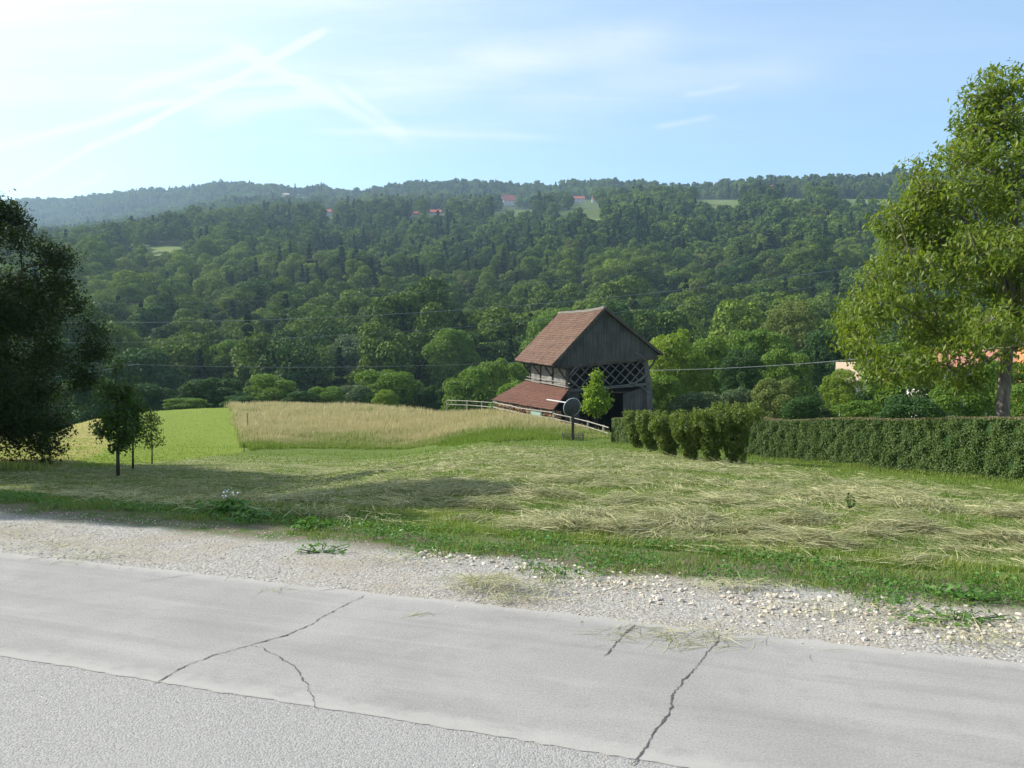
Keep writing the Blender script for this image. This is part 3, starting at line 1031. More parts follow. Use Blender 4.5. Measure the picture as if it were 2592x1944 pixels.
# ------------------------------------------------------------------ stones and gravel
ICO_V = []
ph = (1 + 5 ** .5) / 2
for a, b in ((1, ph), (-1, ph), (1, -ph), (-1, -ph)):
    ICO_V += [(0, a, b), (a, b, 0), (b, 0, a)]
ICO_V = np.array(ICO_V, float)
ICO_V /= np.linalg.norm(ICO_V[0])
ICO_F = []
for i in range(12):
    for j in range(i + 1, 12):
        for k_ in range(j + 1, 12):
            d = [np.linalg.norm(ICO_V[a] - ICO_V[b]) for a, b in ((i, j), (j, k_), (i, k_))]
            if max(d) < 1.06 * 1.0515:
                nrm = np.cross(ICO_V[j] - ICO_V[i], ICO_V[k_] - ICO_V[i])
                ICO_F.append((i, j, k_) if nrm @ ICO_V[i] > 0 else (i, k_, j))
ICO_F = np.array(ICO_F)


def stones(name, x, y, size, r, tint, label, sink=0.12):
    n = len(x)
    sc = size[:, None] * np.stack([0.8 + 0.5 * r.rand(n), 0.7 + 0.4 * r.rand(n), 0.45 + 0.35 * r.rand(n)], -1) * 0.5
    V = ICO_V[None] * (1 + 0.22 * r.randn(n, 12, 1)) * sc[:, None, :]
    a = r.rand(n) * 2 * PI
    ca, sa = np.cos(a)[:, None], np.sin(a)[:, None]
    X = V[..., 0] * ca - V[..., 1] * sa + x[:, None]
    Y = V[..., 0] * sa + V[..., 1] * ca + y[:, None]
    g = np.maximum(H(x, y), np.where(SV(x, y) < 0.0, 0.0, -1))
    Z = V[..., 2] + (g + size * sink)[:, None]
    v = np.stack([X, Y, Z], -1).reshape(-1, 3)
    f = (np.arange(n)[:, None, None] * 12 + ICO_F[None]).reshape(-1, 3)
    return tag(mesh_np(name, v, f, M['stone'], np.repeat(tint, 12)), label, 'gravel', kind='stuff')


r = rs(31)
n = 10000
t_ = 3.0 + r.rand(n) * 20
mid = np.interp(t_, [3, 4, 5.5, 7, 12], [1.22, 0.98, 0.68, 0.62, 0.6])
hw = np.interp(t_, [3, 4, 6, 8, 12], [0.12, 0.30, 0.46, 0.46, 0.5])
s_ = mid + hw * np.clip(r.randn(n) * 0.55, -1.5, 1.5)
x, y = from_st(s_, t_)
keep = r.rand(n) < np.clip(0.6 + 0.7 * fbm(x, y, 0.8, 91), 0.08, 1)
x, y = x[keep], y[keep]
sz = 0.010 + 0.036 * r.rand(len(x)) ** 2.4
stones('stones', x, y, sz, r, np.clip(0.36 + 0.30 * r.randn(len(x)), 0, 1), 'pale limestone rubble lying between gravel shoulder and verge')
n = 30000
t_ = r.rand(n) * 30 - 8
hi = np.interp(t_, [-9, 2.2, 3.2, 5, 8], [1.7, 1.6, 1.0, 0.75, 0.7])
s_ = -0.12 + (hi + 0.12) * r.rand(n) ** 0.9
x, y = from_st(s_, t_)
keep = (r.rand(n) < np.clip(0.6 + 0.6 * fbm(x, y, 0.6, 93), 0.1, 1)) & ((s_ > 0) | (r.rand(n) < 0.25))
x, y = x[keep], y[keep]
sz = 0.005 + 0.012 * r.rand(len(x)) ** 2.2
stones('fine_gravel', x, y, sz, r, np.clip(0.35 + 0.25 * r.randn(len(x)), 0, 1), 'fine grey gravel of the road shoulder beside the concrete', 0.15)
# grit scattered on the asphalt edge
n = 9000
t_ = r.rand(n) * 26 - 6
s_ = -1.62 - 1.4 * r.rand(n) ** 2.5
x, y = from_st(s_, t_)
sz = 0.003 + 0.005 * r.rand(n) ** 2
v_ = stones('grit', x, y, sz, r, np.clip(0.35 + 0.3 * r.randn(n), 0, 1), 'loose grit lying on the rough asphalt lane', 0.1)
v_.location.z = -0.004

# ------------------------------------------------------------------ forest trees


def cards_on_lobes(lobes, n, size, r, jitter=0.7, asp=0.75, low=0.35):
    L = np.array(lobes)            # cx cy cz rx rz
    wts = L[:, 3] ** 2
    i = r.choice(len(L), n, p=wts / wts.sum())
    d = r.randn(n, 3)
    d /= np.linalg.norm(d, axis=1)[:, None]
    flip = (d[:, 2] < -0.2) & (r.rand(n) > low)
    d[flip, 2] *= -1
    P = L[i, :3] + d * np.stack([L[i, 3], L[i, 3], L[i, 4]], -1) * (0.78 + 0.3 * r.rand(n))[:, None]
    # drop those buried in other lobes
    keep = np.ones(n, bool)
    for c in L:
        q = (P - c[:3]) / np.array([c[3], c[3], c[4]])
        keep &= np.sum(q * q, 1) > 0.45
    P, d = P[keep], d[keep]
    N = d + r.randn(len(P), 3) * jitter
    N[:, 2] += 0.25
    sz = size * (0.6 + 0.8 * r.rand(len(P)))
    v, f = leaf_quads(P, N, sz, asp, r)
    return v, f, np.repeat(r.rand(len(P)), 4)


def broad_lobes(r, h0, h1, R, n, rl=(0.20, 0.46)):
    out = []
    hc, hh_ = (h0 + h1) / 2, (h1 - h0) / 2
    for k in range(n):
        a = k * 2.399 + r.rand() * 0.8
        u = (k + 0.5) / n * 1.75 - 0.80
        u = min(u, 0.98)
        rr_ = math.sqrt(max(0, 1 - u * u)) * R * (0.42 + 0.52 * r.rand())
        lr = R * (rl[0] + (rl[1] - rl[0]) * r.rand())
        out.append((rr_ * math.cos(a), rr_ * math.sin(a), hc + u * hh_ * (0.66 + 0.24 * r.rand()), lr, lr * (0.72 + 0.25 * r.rand())))
    out.append((0, 0, hc, R * 0.5, hh_ * 0.6))
    return out


def broad_crown(seed, h0, h1, R, nl, n, size, mat, link=False, **kw):
    r = rs(seed)
    v, f, tn = cards_on_lobes(broad_lobes(r, h0, h1, R, nl), n, size, r, **kw)
    return mesh_np('crown', v, f, mat, tn, link=link)


def conifer_crown(seed, h0, h1, R, n, size, mat):
    r = rs(seed)
    u = r.rand(n) ** 0.8
    tier = np.floor(u * 13) / 13 + r.rand(n) * 0.045
    hgt = h0 + (h1 - h0) * tier
    rr_ = R * (1 - tier) ** 0.9 * (0.35 + 0.68 * r.rand(n) ** 0.5) * (0.85 + 0.3 * np.sin(tier * 60))
    a = r.rand(n) * 2 * PI
    P = np.stack([rr_ * np.cos(a), rr_ * np.sin(a), hgt - rr_ * 0.28], -1)
    N = np.stack([np.cos(a) * 0.5, np.sin(a) * 0.5, np.ones(n)], -1) + r.randn(n, 3) * 0.35
    sz = size * (0.6 + 0.8 * r.rand(n))
    v, f = leaf_quads(P, N, sz, 0.55, r)
    top = np.array([[-.15, 0, h1 - 1.2], [.15, 0, h1 - 1.2], [0, .15, h1 + .5], [0, -.1, h1 - 1.2]])
    v = np.concatenate([v, top])
    f = np.concatenate([f, [[len(v) - 4, len(v) - 3, len(v) - 2, len(v) - 1]]])
    return mesh_np('crown', v, f, mat, np.concatenate([np.repeat(r.rand(n), 4), np.zeros(4)]), link=False)


def trunk_mesh(h, r0, mat, seed=0):
    mb = MB()
    rr_ = random.Random(seed)
    pts = [(rr_.uniform(-.15, .15) * k, rr_.uniform(-.15, .15) * k, h * k / 4) for k in range(5)]
    pts[0] = (0, 0, -0.6)
    mb.tube(pts, [r0, r0 * .8, r0 * .65, r0 * .5, r0 * .3], 6)
    for j in range(4):
        a = j * 1.7 + rr_.random()
        z = h * (0.5 + 0.1 * j)
        mb.tube([(0, 0, z), (math.cos(a) * h * .12, math.sin(a) * h * .12, z + h * .12), (math.cos(a) * h * .22, math.sin(a) * h * .22, z + h * .28)], [r0 * .4, r0 * .28, r0 * .12], 5)
    o = mb.build('trunk', mat, smooth=True)
    COL.objects.unlink(o)
    return o


BROAD = [broad_crown(100 + i, 3.0, 16.5 + (i % 3), 4.6 + 0.5 * (i % 4), 22 + 2 * i, 6500, 0.55, M['broad']) for i in range(6)]
CONIF = [conifer_crown(120 + i, 2.0, 21 + 2 * i, 3.9 + 0.3 * i, 3400, 1.05, M['conifer']) for i in range(3)]
B_LOW = [broad_crown(140 + i, 2.5, 16, 5.0, 14 + i, 1100, 1.15, M['broad']) for i in range(4)]
C_LOW = [conifer_crown(150 + i, 1.5, 21, 4.2, 420, 2.3, M['conifer']) for i in range(2)]
T_BROAD = trunk_mesh(11, 0.28, M['bark_dark'], 3)
T_CON = trunk_mesh(15, 0.26, M['bark_dark'], 5)


def put_tree(name, crown, trunk, loc, sc, rz, label, cat='tree', group=None):
    e = empty(name, loc, rz)
    e.scale = sc if hasattr(sc, '__len__') else (sc,) * 3
    tag(e, label, cat, group)
    c = bpy.data.objects.new('crown', crown.data)
    COL.objects.link(c)
    c.parent = e
    if trunk is not None:
        b = bpy.data.objects.new('trunk', trunk.data)
        COL.objects.link(b)
        b.parent = e
    return e, c


def hill_points(ylo, yhi, sp, r, tmax=0.84):
    n = int((yhi - ylo) / sp)
    xs, ys = [], []
    for k in range(n):
        y0 = ylo + (k + 0.5) * sp
        m = int(2 * tmax * y0 / sp)
        xx = (np.arange(m) + 0.5) / m * 2 * tmax * y0 - tmax * y0
        xs.append(xx + r.rand(m) * sp * 0.9)
        ys.append(y0 + (r.rand(m) - 0.5) * sp * 0.9)
    return np.concatenate(xs), np.concatenate(ys)


def conifer_share(x, y):
    px = 512 + F * x / y
    z = H(x, y)
    py = elev_py(x, y, z)
    base = 0.10 + 0.5 * fbm(x, y, 150, 71)
    # darker conifer belts across the middle of the slope
    belt = 0.55 * np.exp(-((py - 288) / 32) ** 2) * np.exp(-((px - 400) / 170) ** 2) + 0.35 * np.exp(-((py - 255) / 24) ** 2) * np.exp(-((px - 600) / 150) ** 2)
    belt += 0.25 * np.exp(-((px - 420) / 130) ** 2 - ((py - 345) / 28) ** 2)
    light = 0.7 * np.exp(-((py - 285) / 22) ** 2) * np.exp(-((px - 200) / 90) ** 2)
    return np.clip(base + belt * 0.8 - light, 0.015, 0.7)


r = rs(61)
tiers = [(190, 560, 7.5, 1.0), (560, 1100, 8.4, 1.0), (1100, 2700, 11.5, 1.1)]
PX, PY, TI = [], [], []
for i, (a, b, sp, sc) in enumerate(tiers):
    x, y = hill_points(a, b, sp, r)
    PX.append(x); PY.append(y); TI.append(np.full(len(x), i))
PX, PY, TI = map(np.concatenate, (PX, PY, TI))
PZ = H(PX, PY)
ppx = 512 + F * PX / PY
keep = clearing(PX, PY, PZ, 1.0) < 0.05
# skip what lies far behind the ridge
keep &= PY < np.interp(ppx, K_PX, K_YR) * 1.10
# sky-line gaps
keep &= (r.rand(len(PX)) > 0.04)
PX, PY, PZ, TI, ppx = PX[keep], PY[keep], PZ[keep], TI[keep], ppx[keep]
isC = r.rand(len(PX)) < conifer_share(PX, PY)
SC = (0.62 + 0.75 * r.rand(len(PX)) ** 1.3) * np.where(TI == 2, 1.12, 1.0)
SC *= np.where(isC, 0.78, 1.0)
SC *= 1 + 0.18 * fbm(PX, PY, 90, 81)
SC *= np.interp(PY, [190, 300, 450, 700], [1.22, 1.2, 1.0, 0.95])
ROT = r.rand(len(PX)) * 2 * PI
size = SC / PY
inview = (PZ + 16 * SC > pyz(398, PY)) & (np.abs(PX / PY) < 0.60) & (PY > 195) & (ppx > 90) & (ppx < 850)


def pick(mask, n):
    idx = np.nonzero(mask & inview)[0]
    return idx[np.argsort(-size[idx])][:n]


sel_b = pick(~isC, 290)
sel_c = pick(isC, 130)
for i in sel_b:
    put_tree('broadleaf_tree', BROAD[int(i) % 6], T_BROAD, (PX[i], PY[i], PZ[i] - 0.3), (SC[i] * (0.82 + 0.4 * ((i * 13) % 17) / 17), SC[i] * (0.82 + 0.4 * ((i * 5) % 11) / 11), SC[i] * (0.9 + 0.25 * ((i * 7) % 10) / 10)), ROT[i],
             'mid green rounded broadleaf tree in the lower wood across the valley', 'tree', 'broadleaf trees low on the wooded hillside')
for i in sel_c:
    put_tree('conifer_tree', CONIF[int(i) % 3], T_CON, (PX[i], PY[i], PZ[i] - 0.3), SC[i], ROT[i],
             'dark pointed conifer in the lower wood across the valley', 'tree', 'conifers low on the wooded hillside')
rest = np.ones(len(PX), bool)
rest[sel_b] = False
rest[sel_c] = False


def forest(name, mask, protos, label):
    idx = np.nonzero(mask)[0]
    me = bpy.data.meshes.new(name)
    me.vertices.add(len(idx))
    me.vertices.foreach_set('co', np.stack([PX[idx], PY[idx], PZ[idx] - 0.3], -1).astype(np.float32).ravel())
    rr_ = rs(len(idx))
    zs = SC[idx] * (0.88 + 0.3 * rr_.rand(len(idx)))
    a = me.attributes.new('tree_scale', 'FLOAT_VECTOR', 'POINT')
    a.data.foreach_set('vector', np.stack([SC[idx] * (0.82 + 0.4 * rr_.rand(len(idx))), SC[idx] * (0.82 + 0.4 * rr_.rand(len(idx))), zs], -1).astype(np.float32).ravel())
    a = me.attributes.new('tree_turn', 'FLOAT_VECTOR', 'POINT')
    a.data.foreach_set('vector', np.stack([0 * zs, 0 * zs, ROT[idx]], -1).astype(np.float32).ravel())
    a = me.attributes.new('tree_kind', 'INT', 'POINT')
    a.data.foreach_set('value', (idx % len(protos)).astype(np.int32))
    o = bpy.data.objects.new(name, me)
    COL.objects.link(o)
    g = bpy.data.node_groups.new(name, 'GeometryNodeTree')
    g.interface.new_socket('Geometry', in_out='INPUT', socket_type='NodeSocketGeometry')
    g.interface.new_socket('Geometry', in_out='OUTPUT', socket_type='NodeSocketGeometry')
    gi, go = g.nodes.new('NodeGroupInput'), g.nodes.new('NodeGroupOutput')
    iop = g.nodes.new('GeometryNodeInstanceOnPoints')
    jn = g.nodes.new('GeometryNodeJoinGeometry')
    for p in protos:
        oi = g.nodes.new('GeometryNodeObjectInfo')
        oi.transform_space = 'ORIGINAL'
        oi.inputs['Object'].default_value = p
        oi.inputs['As Instance'].default_value = True
        g.links.new(oi.outputs['Geometry'], jn.inputs[0])

    def na(nm, typ):
        q = g.nodes.new('GeometryNodeInputNamedAttribute')
        q.data_type = typ
        q.inputs['Name'].default_value = nm
        return q.outputs['Attribute']
    g.links.new(gi.outputs[0], iop.inputs['Points'])
    g.links.new(jn.outputs[0], iop.inputs['Instance'])
    iop.inputs['Pick Instance'].default_value = True
    g.links.new(na('tree_kind', 'INT'), iop.inputs['Instance Index'])
    g.links.new(na('tree_turn', 'FLOAT_VECTOR'), iop.inputs['Rotation'])
    g.links.new(na('tree_scale', 'FLOAT_VECTOR'), iop.inputs['Scale'])
    g.links.new(iop.outputs[0], go.inputs[0])
    md = o.modifiers.new('trees', 'NODES')
    md.node_group = g
    return tag(o, label, 'forest', kind='stuff')


forest('near_forest', rest & ~isC & (TI == 0), BROAD, 'green broadleaf wood covering the lower hillside across the valley')
forest('near_conifer_forest', rest & isC & (TI == 0), CONIF, 'dark conifers standing among the broadleaf wood on the lower hillside')
forest('upper_forest', rest & ~isC & (TI > 0), B_LOW, 'bluish green broadleaf wood reaching up to the skyline ridge')
forest('upper_conifer_forest', rest & isC & (TI > 0), C_LOW, 'dark conifers scattered through the upper wood up to the ridge')

# ------------------------------------------------------------------ trees at the valley edge, each placed by itself
HQ = [broad_crown(200 + i, 1.6, 10, 3.6, 20 + 3 * i, 16000, 0.26, M['edge_a'], jitter=0.9) for i in range(4)]
T_EDGE = trunk_mesh(7.5, 0.17, M['bark_dark'], 9)


def recolor(proto, mat):
    c = proto.copy()
    c.data = proto.data.copy()
    c.data.materials[0] = mat
    return c


HQM = {}


def edge_tree(px, pytop, wpx, Y, kind, label, name='broadleaf_tree', var=0, group=None, sink=0.0):
    key = (kind, var % 4)
    if key not in HQM:
        HQM[key] = HQ[var % 4] if kind == 'edge_a' else recolor(HQ[var % 4], M[kind])
    x = (px - 512) / F * Y
    z = float(H(x, Y)) - sink
    top = pyz(pytop, Y)
    hgt = max(top - z, 1.5)
    rw = wpx / F * Y / 2
    sx = rw / (2.9 if Y > 95 and px < 540 else 3.5)
    e, c = put_tree(name, HQM[key], T_EDGE, (x, Y, z), 1.0, px * 0.37, label, 'tree', group)
    sz = min(hgt / 10.4, sx * (1.12 + 0.25 * ((px * 7) % 10) / 10))
    c.scale = (sx, sx, sz)
    c.location = (0, 0, max(0.0, hgt - 10.4 * sz))
    e.children[1].scale = (sx, sx, hgt / 10.4)


EDGE = [
    (212, 374, 50, 112, 'edge_dark', 'rounded dark green tree at the field edge above the bright green mown field', 0),
    (186, 396, 34, 100, 'edge_a', 'low leafy shrubby tree at the left end of the field edge, by the saplings', 1),
    (240, 394, 30, 104, 'edge_dark', 'low dark shrub where the mown field meets the straw coloured meadow', 2),
    (272, 371, 44, 118, 'edge_a', 'mid green round tree behind the left corner of the straw coloured meadow', 3),
    (300, 388, 26, 112, 'edge_dark', 'small dark green tree just right of the mid green round one behind the meadow', 1),
    (326, 383, 34, 116, 'edge_a', 'pale mid green tree between a small dark one and a broad domed one', 2),
    (352, 380, 34, 122, 'edge_grey', 'grey green tree beside the broad domed tree behind the meadow', 0),
    (388, 361, 58, 126, 'edge_a', 'broad domed green tree standing tallest directly behind the meadow crest', 1),
    (386, 388, 18, 106, 'edge_lime', 'small yellow green tree at the foot of the broad domed tree', 3),
    (432, 380, 34, 124, 'edge_dark', 'dark bushy tree behind the meadow, left of the long fence rail', 0),
    (450, 322, 38, 190, 'edge_a', 'tall bright crowned tree standing alone above the fence end', 2),
    (468, 362, 46, 116, 'edge_a', 'rounded green tree behind the fence rail left of the barn', 3),
    (500, 352, 48, 128, 'edge_a', 'leafy green tree close behind the barn roof on its left', 0),
    (520, 372, 44, 100, 'edge_a', 'low green tree between fence and lean-to on the left of the barn', 1),
    (322, 318, 58, 235, 'edge_dark', 'large dark many lobed tree above the meadow in the valley', 2),
    (352, 330, 44, 215, 'edge_grey', 'dull green tall tree in the valley right of the large dark one', 3),
    (238, 330, 40, 225, 'edge_a', 'tall green tree in the valley above the mown field', 1),
    (560, 300, 60, 210, 'edge_a', 'green tree rising behind the barn ridge', 2),
    (610, 296, 44, 190, 'edge_dark', 'dark tree rising behind the barn gable peak', 0),
    # right of the barn
    (672, 322, 66, 92, 'edge_lime', 'bright yellow green tree immediately right of the barn roof', 0),
    (664, 366, 44, 78, 'edge_a', 'lower green tree pressed against the right side of the barn', 1),
    (712, 328, 54, 100, 'edge_a', 'mid green tree right of the bright yellow green one', 2),
    (700, 388, 54, 66, 'edge_grey', 'grey green willow like bush behind the hedge bushes', 3),
    (738, 382, 46, 72, 'edge_grey', 'feathery grey green tree right of the willow like bush', 0),
    (756, 318, 60, 112, 'edge_a', 'broad green tree below the thin cable, right of the barn', 1),
    (776, 372, 50, 68, 'edge_yellow', 'olive toned tree with a thin leaning trunk behind the hedge', 2),
    (792, 296, 46, 150, 'edge_yellow', 'tall yellowish thin leaved tree rising above its green neighbours', 3),
    (826, 320, 54, 120, 'edge_dark', 'dark green tree behind the yellowish tall one', 1),
    (806, 392, 46, 52, 'edge_dark', 'dark bluish green bushy conifer like tree close behind the clipped hedge', 0),
    (842, 366, 34, 66, 'edge_lime', 'yellow green bushy tree in front of the tan roofed house', 3),
    (862, 396, 50, 50, 'edge_a', 'green bush behind the hedge below the tan roofed house', 2),
    (742, 345, 40, 86, 'edge_dark', 'shaded green tree in the middle of the group right of the barn', 3),
    (786, 344, 50, 90, 'edge_a', 'round leafy tree in the middle of the group, under the tall yellowish one', 0),
    (868, 383, 46, 76, 'edge_dark', 'dark leafy bush hiding the lower wall of the tan roofed house', 1),
    (1000, 350, 60, 52, 'edge_a', 'shaded green tree behind the walnut trunk', 1),
    (900, 330, 70, 75, 'edge_a', 'green tree mostly hidden behind the walnut tree', 1),
    (960, 372, 60, 48, 'edge_a', 'green shrubby tree behind the hedge under the walnut tree', 2),
    (912, 392, 60, 40, 'edge_dark', 'dark shrub close behind the hedge left of the walnut trunk', 3),
    (1040, 376, 50, 42, 'edge_a', 'green shrub behind the hedge right of the walnut trunk', 0),
    (690, 420, 36, 60, 'edge_a', 'low green shrub filling in behind the hedge bushes beside the barn', 2),
    (20, 395, 70, 85, 'edge_dark', 'dark tree in the valley behind the large dark tree on the left', 1),
    (90, 372, 60, 105, 'edge_dark', 'dark rounded tree beyond the field behind the large left tree', 2),
    (140, 380, 50, 112, 'edge_dark', 'dark tree beyond the field behind the young tree', 3),
    (60, 330, 70, 150, 'edge_dark', 'tall dark tree in the valley behind the large left tree', 0),
    (140, 335, 60, 165, 'edge_dark', 'tall dark valley tree above the young tree', 1),
]
for row in EDGE:
    px, pt_, wp, Y, kd, lb, va = row
    edge_tree(px, pt_, wp, Y, kd, lb, var=va, sink=0.5)


# ------------------------------------------------------------------ detailed trees
def detailed_tree(name, label, base, trunk_pts, trunk_r, lobes, leafmat, barkmat, seed, clusters, leaf_len, leaf_asp, per, twig=0.6, droop=0.8, cat='tree', lean_up=0.25, limb_r=0.011, spread=0.16, trunk_branch_min=0.25):
    """lobes: (n,4) centres + radius, relative to base; limbs reach every lobe, twigs fill it, leaves hang from the twigs"""
    r = rs(seed)
    e = empty(name, base)
    tag(e, label, cat)
    mb = MB()
    tp = [Vector(p) for p in trunk_pts]
    nodes, rad_of, parent = [], [], []
    for i, p in enumerate(tp):
        nodes.append(p)
        parent.append(i - 1)
    n_tr = len(tp)
    htot = tp[-1].z
    lobes = sorted(lobes, key=lambda l: min((Vector(l[:3]) - p).length for p in tp))
    load = [0.0] * n_tr
    tips = []
    for l in lobes:
        c = Vector(l[:3])
        best, bd = None, 1e9
        for j, p in enumerate(nodes):
            if j < n_tr and p.z < htot * trunk_branch_min and n_tr > 2:
                continue
            d = (c - p)
            cost = d.length + max(0, p.z - c.z + 0.25 * d.length) * 1.2
            if cost < bd:
                best, bd = j, cost
        p = nodes[best]
        k = max(2, int((c - p).length / 0.45))
        prev = best
        for q in range(1, k + 1):
            u = q / k
            pt = p.lerp(c, u) + Vector((r.randn(), r.randn(), r.randn())) * 0.05 + Vector((0, 0, lean_up * math.sin(u * PI) * (c - p).length * 0.3))
            nodes.append(pt)
            parent.append(prev)
            prev = len(nodes) - 1
        tips.append((prev, l))
    load = np.zeros(len(nodes))
    for j, _ in tips:
        load[j] += 1
    for j in range(len(nodes) - 1, -1, -1):
        if parent[j] >= 0:
            load[parent[j]] += load[j]
    R_ = limb_r * np.sqrt(np.maximum(load, 0.5)) + 0.004
    child = {}
    for j in range(n_tr, len(nodes)):
        child.setdefault(parent[j], []).append(j)
    done = set()

    def chain(j0, j):
        pts, rr_ = [nodes[j0]], [min(R_[j0], R_[j] * 1.25)]
        while True:
            done.add(j)
            pts.append(nodes[j])
            rr_.append(R_[j])
            ch = [c for c in child.get(j, []) if c not in done]
            if not ch:
                break
            j = max(ch, key=lambda c: load[c])
        mb.tube(pts, rr_, 6)
    for j in range(n_tr, len(nodes)):
        if j not in done:
            chain(parent[j], j)
    tk = MB()
    tk.tube(tp, trunk_r, 12)
    t_obj = tk.build('trunk', barkmat, smooth=True)
    t_obj.parent = e
    # twigs and leaves
    LV = []
    for j, l in tips:
        c = Vector(l[:3])
        R = l[3]
        for q in range(clusters):
            d = Vector(r.randn(3)).normalized()
            rad_ = R * (0.35 + 0.65 * r.rand() ** 0.6)
            P = c + Vector((d.x, d.y, d.z * 0.85)) * rad_
            LV.append(tuple(P))
            if q % 5 == 0:
                m = c.lerp(P, 0.5) + Vector((0, 0, 0.06))
                mb.tube([nodes[j], m, P], [0.009, 0.006, 0.003], 4, cap=False)
    l_obj = mb.build('limbs', barkmat, smooth=True)
    l_obj.parent = e
    C = np.array(LV)
    C = np.repeat(C, per, axis=0)
    n = len(C)
    C = C + r.randn(n, 3) * spread * np.array([1, 1, 0.8])
    cen = np.mean(np.array([l[:3] for l in lobes]), 0)
    N = (C - cen)
    N /= np.maximum(np.linalg.norm(N, axis=1), 1e-5)[:, None]
    N = N * 0.5 + r.randn(n, 3) * 0.6
    N[:, 2] += 0.45
    v, f = leaf_quads(C, N, leaf_len * (0.6 + 0.8 * r.rand(n)), leaf_asp, r, droop=droop)
    clus = np.repeat(r.rand(len(LV)), per)
    tnt = np.clip(0.5 * clus + 0.5 * r.rand(n), 0, 1)
    mesh_np('crown', v, f, leafmat, np.repeat(tnt, 4), parent=e)
    return e


def crown_profile_lobes(r, prof, base_z, n, lr, xoff=0, shell=0.5, gap=None):
    """prof: list of (z, R) above base; lobes through the volume of revolution"""
    zs = [p[0] for p in prof]
    Rs = [p[1] for p in prof]
    out = []
    tries = 0
    while len(out) < n and tries < n * 60:
        tries += 1
        z = zs[0] + (zs[-1] - zs[0]) * r.rand()
        R = np.interp(z, zs, Rs)
        if r.rand() > (R / max(Rs)) ** 1.3:
            continue
        a = r.rand() * 2 * PI
        rr_ = max(0, R - lr) * (shell + (1 - shell) * r.rand()) if r.rand() < 0.8 else R * 0.5 * r.rand()
        p = (rr_ * math.cos(a) + xoff, rr_ * math.sin(a), z, lr * (0.7 + 0.6 * r.rand()))
        if all((p[0] - q[0]) ** 2 + (p[1] - q[1]) ** 2 + (p[2] - q[2]) ** 2 > (0.55 * lr) ** 2 * 1.6 for q in out):
            out.append(p)
    return out


# walnut tree on the right, outline traced then turned into a real crown radius
WY = 24.0
wx = (1004 - 512) / F * WY
wz = float(H(wx, WY))
outline = [(1024, 64), (1000, 70), (972, 82), (952, 98), (950, 128), (940, 138), (928, 152), (905, 168), (902, 184), (890, 206), (872, 218), (888, 230), (866, 258), (876, 272),
           (850, 284), (842, 304), (838, 316), (846, 340), (856, 364), (858, 392), (856, 410)]
prof = sorted([(pyz(py, WY) - wz, max(0.9, (1004 - px) / F * WY)) for px, py in outline])
prof = [(prof[0][0] - 0.3, prof[0][1] * 0.9)] + prof + [(prof[-1][0] + 0.1, 0.5)]
r = rs(301)
lob = []
for k in range(60):       # lobes along the traced edge, towards the meadow side
    z, R = prof[1:][k % (len(prof) - 2)]
    a = PI + r.randn() * 0.55
    lr = 0.5 + 0.2 * r.rand()
    lob.append(((R - lr * 0.9) * math.cos(a), (R - lr * 0.9) * math.sin(a), z + r.randn() * 0.12, lr))
lob += crown_profile_lobes(r, prof, 0, 160, 0.66, shell=0.5)
lob = [l for l in lob if elev_py(0.0, WY + l[1], wz + l[2] - l[3] - 0.25) < 417
       and not (l[1] < 0.8 and elev_py(0.0, WY, wz + l[2]) > 325 and abs(l[0]) < 0.9) and r.rand() > 0.13
       and elev_py(0.0, WY + l[1], wz + l[2] + 0.8 * l[3]) > 62]
top = prof[-1][0]
detailed_tree('walnut_tree', 'large walnut tree with drooping sunlit leaves standing behind the clipped hedge', (wx, WY, wz),
              [(-0.1, 0, -0.3), (0, 0, 0.8), (0.02, 0, 2.2), (0.12, 0.05, 3.6), (0.25, 0, 4.6), (0.1, 0.1, 6.2), (0.3, 0, 8.2), (0.2, 0.1, top - 1.5)],
              [0.25, 0.20, 0.175, 0.16, 0.14, 0.11, 0.07, 0.03], lob, M['walnut'], M['bark'], 302, 36, 0.175, 0.38, 8, droop=1.8, limb_r=0.014, spread=0.13)

# big dark tree at the left edge
LX, LY, LZ = hit(-6, 462)
prof = []
for px, py in [(6, 206), (22, 210), (31, 222), (54, 244), (76, 258), (72, 285), (84, 308), (102, 329), (106, 352), (90, 380), (76, 410), (63, 432), (58, 450)]:
    prof.append((pyz(py, LY) - LZ, (px + 16 - 1) / F * LY))
prof = sorted(prof)
r = rs(311)
lob = crown_profile_lobes(r, prof, 0, 130, 0.85, shell=0.5)
for k in range(26):
    z, R = prof[k % len(prof)]
    a = r.randn() * 0.6
    lr = 0.45 + 0.2 * r.rand()
    lob.append(((R - lr * 0.8) * math.cos(a), (R - lr * 0.8) * math.sin(a), z, lr))
detailed_tree('broadleaf_tree', 'large dark shady tree filling the left edge, its crown reaching nearly to the ground', (LX - 0.3, LY, LZ),
              [(0, 0, -0.3), (0.05, 0, 1.0), (0, 0.1, 2.6), (0.1, 0, 4.5), (0, 0, 6.6), (0, 0, prof[-1][0] - 0.3)], [0.34, 0.28, 0.24, 0.18, 0.1, 0.03],
              lob, M['darkleaf'], M['bark_dark'], 312, 54, 0.12, 0.5, 10, droop=0.8, spread=0.17)

# trees beyond the left frame edge whose shade lies on the meadow
for i, (x, y, sc) in enumerate([(-16.4, 15.4, (0.78, 0.78, 1.37)), (-16.6, 18.6, (0.75, 0.75, 1.25)), (-21.5, 27.0, (1.0, 1.0, 1.45)), (-16.0, 12.4, (0.6, 0.6, 1.12))]):
    e, c = put_tree('broadleaf_tree', HQ[i % 4], T_EDGE, (x, y, float(H(x, y))), sc, i * 1.3,
                    ['leafy tree left of the view whose shade crosses the meadow', 'leafy roadside tree left of the view shading the verge', 'tall leafy tree left of the view behind the large dark tree', 'shortest leafy tree left of the view close to the gravel'][i], 'tree')


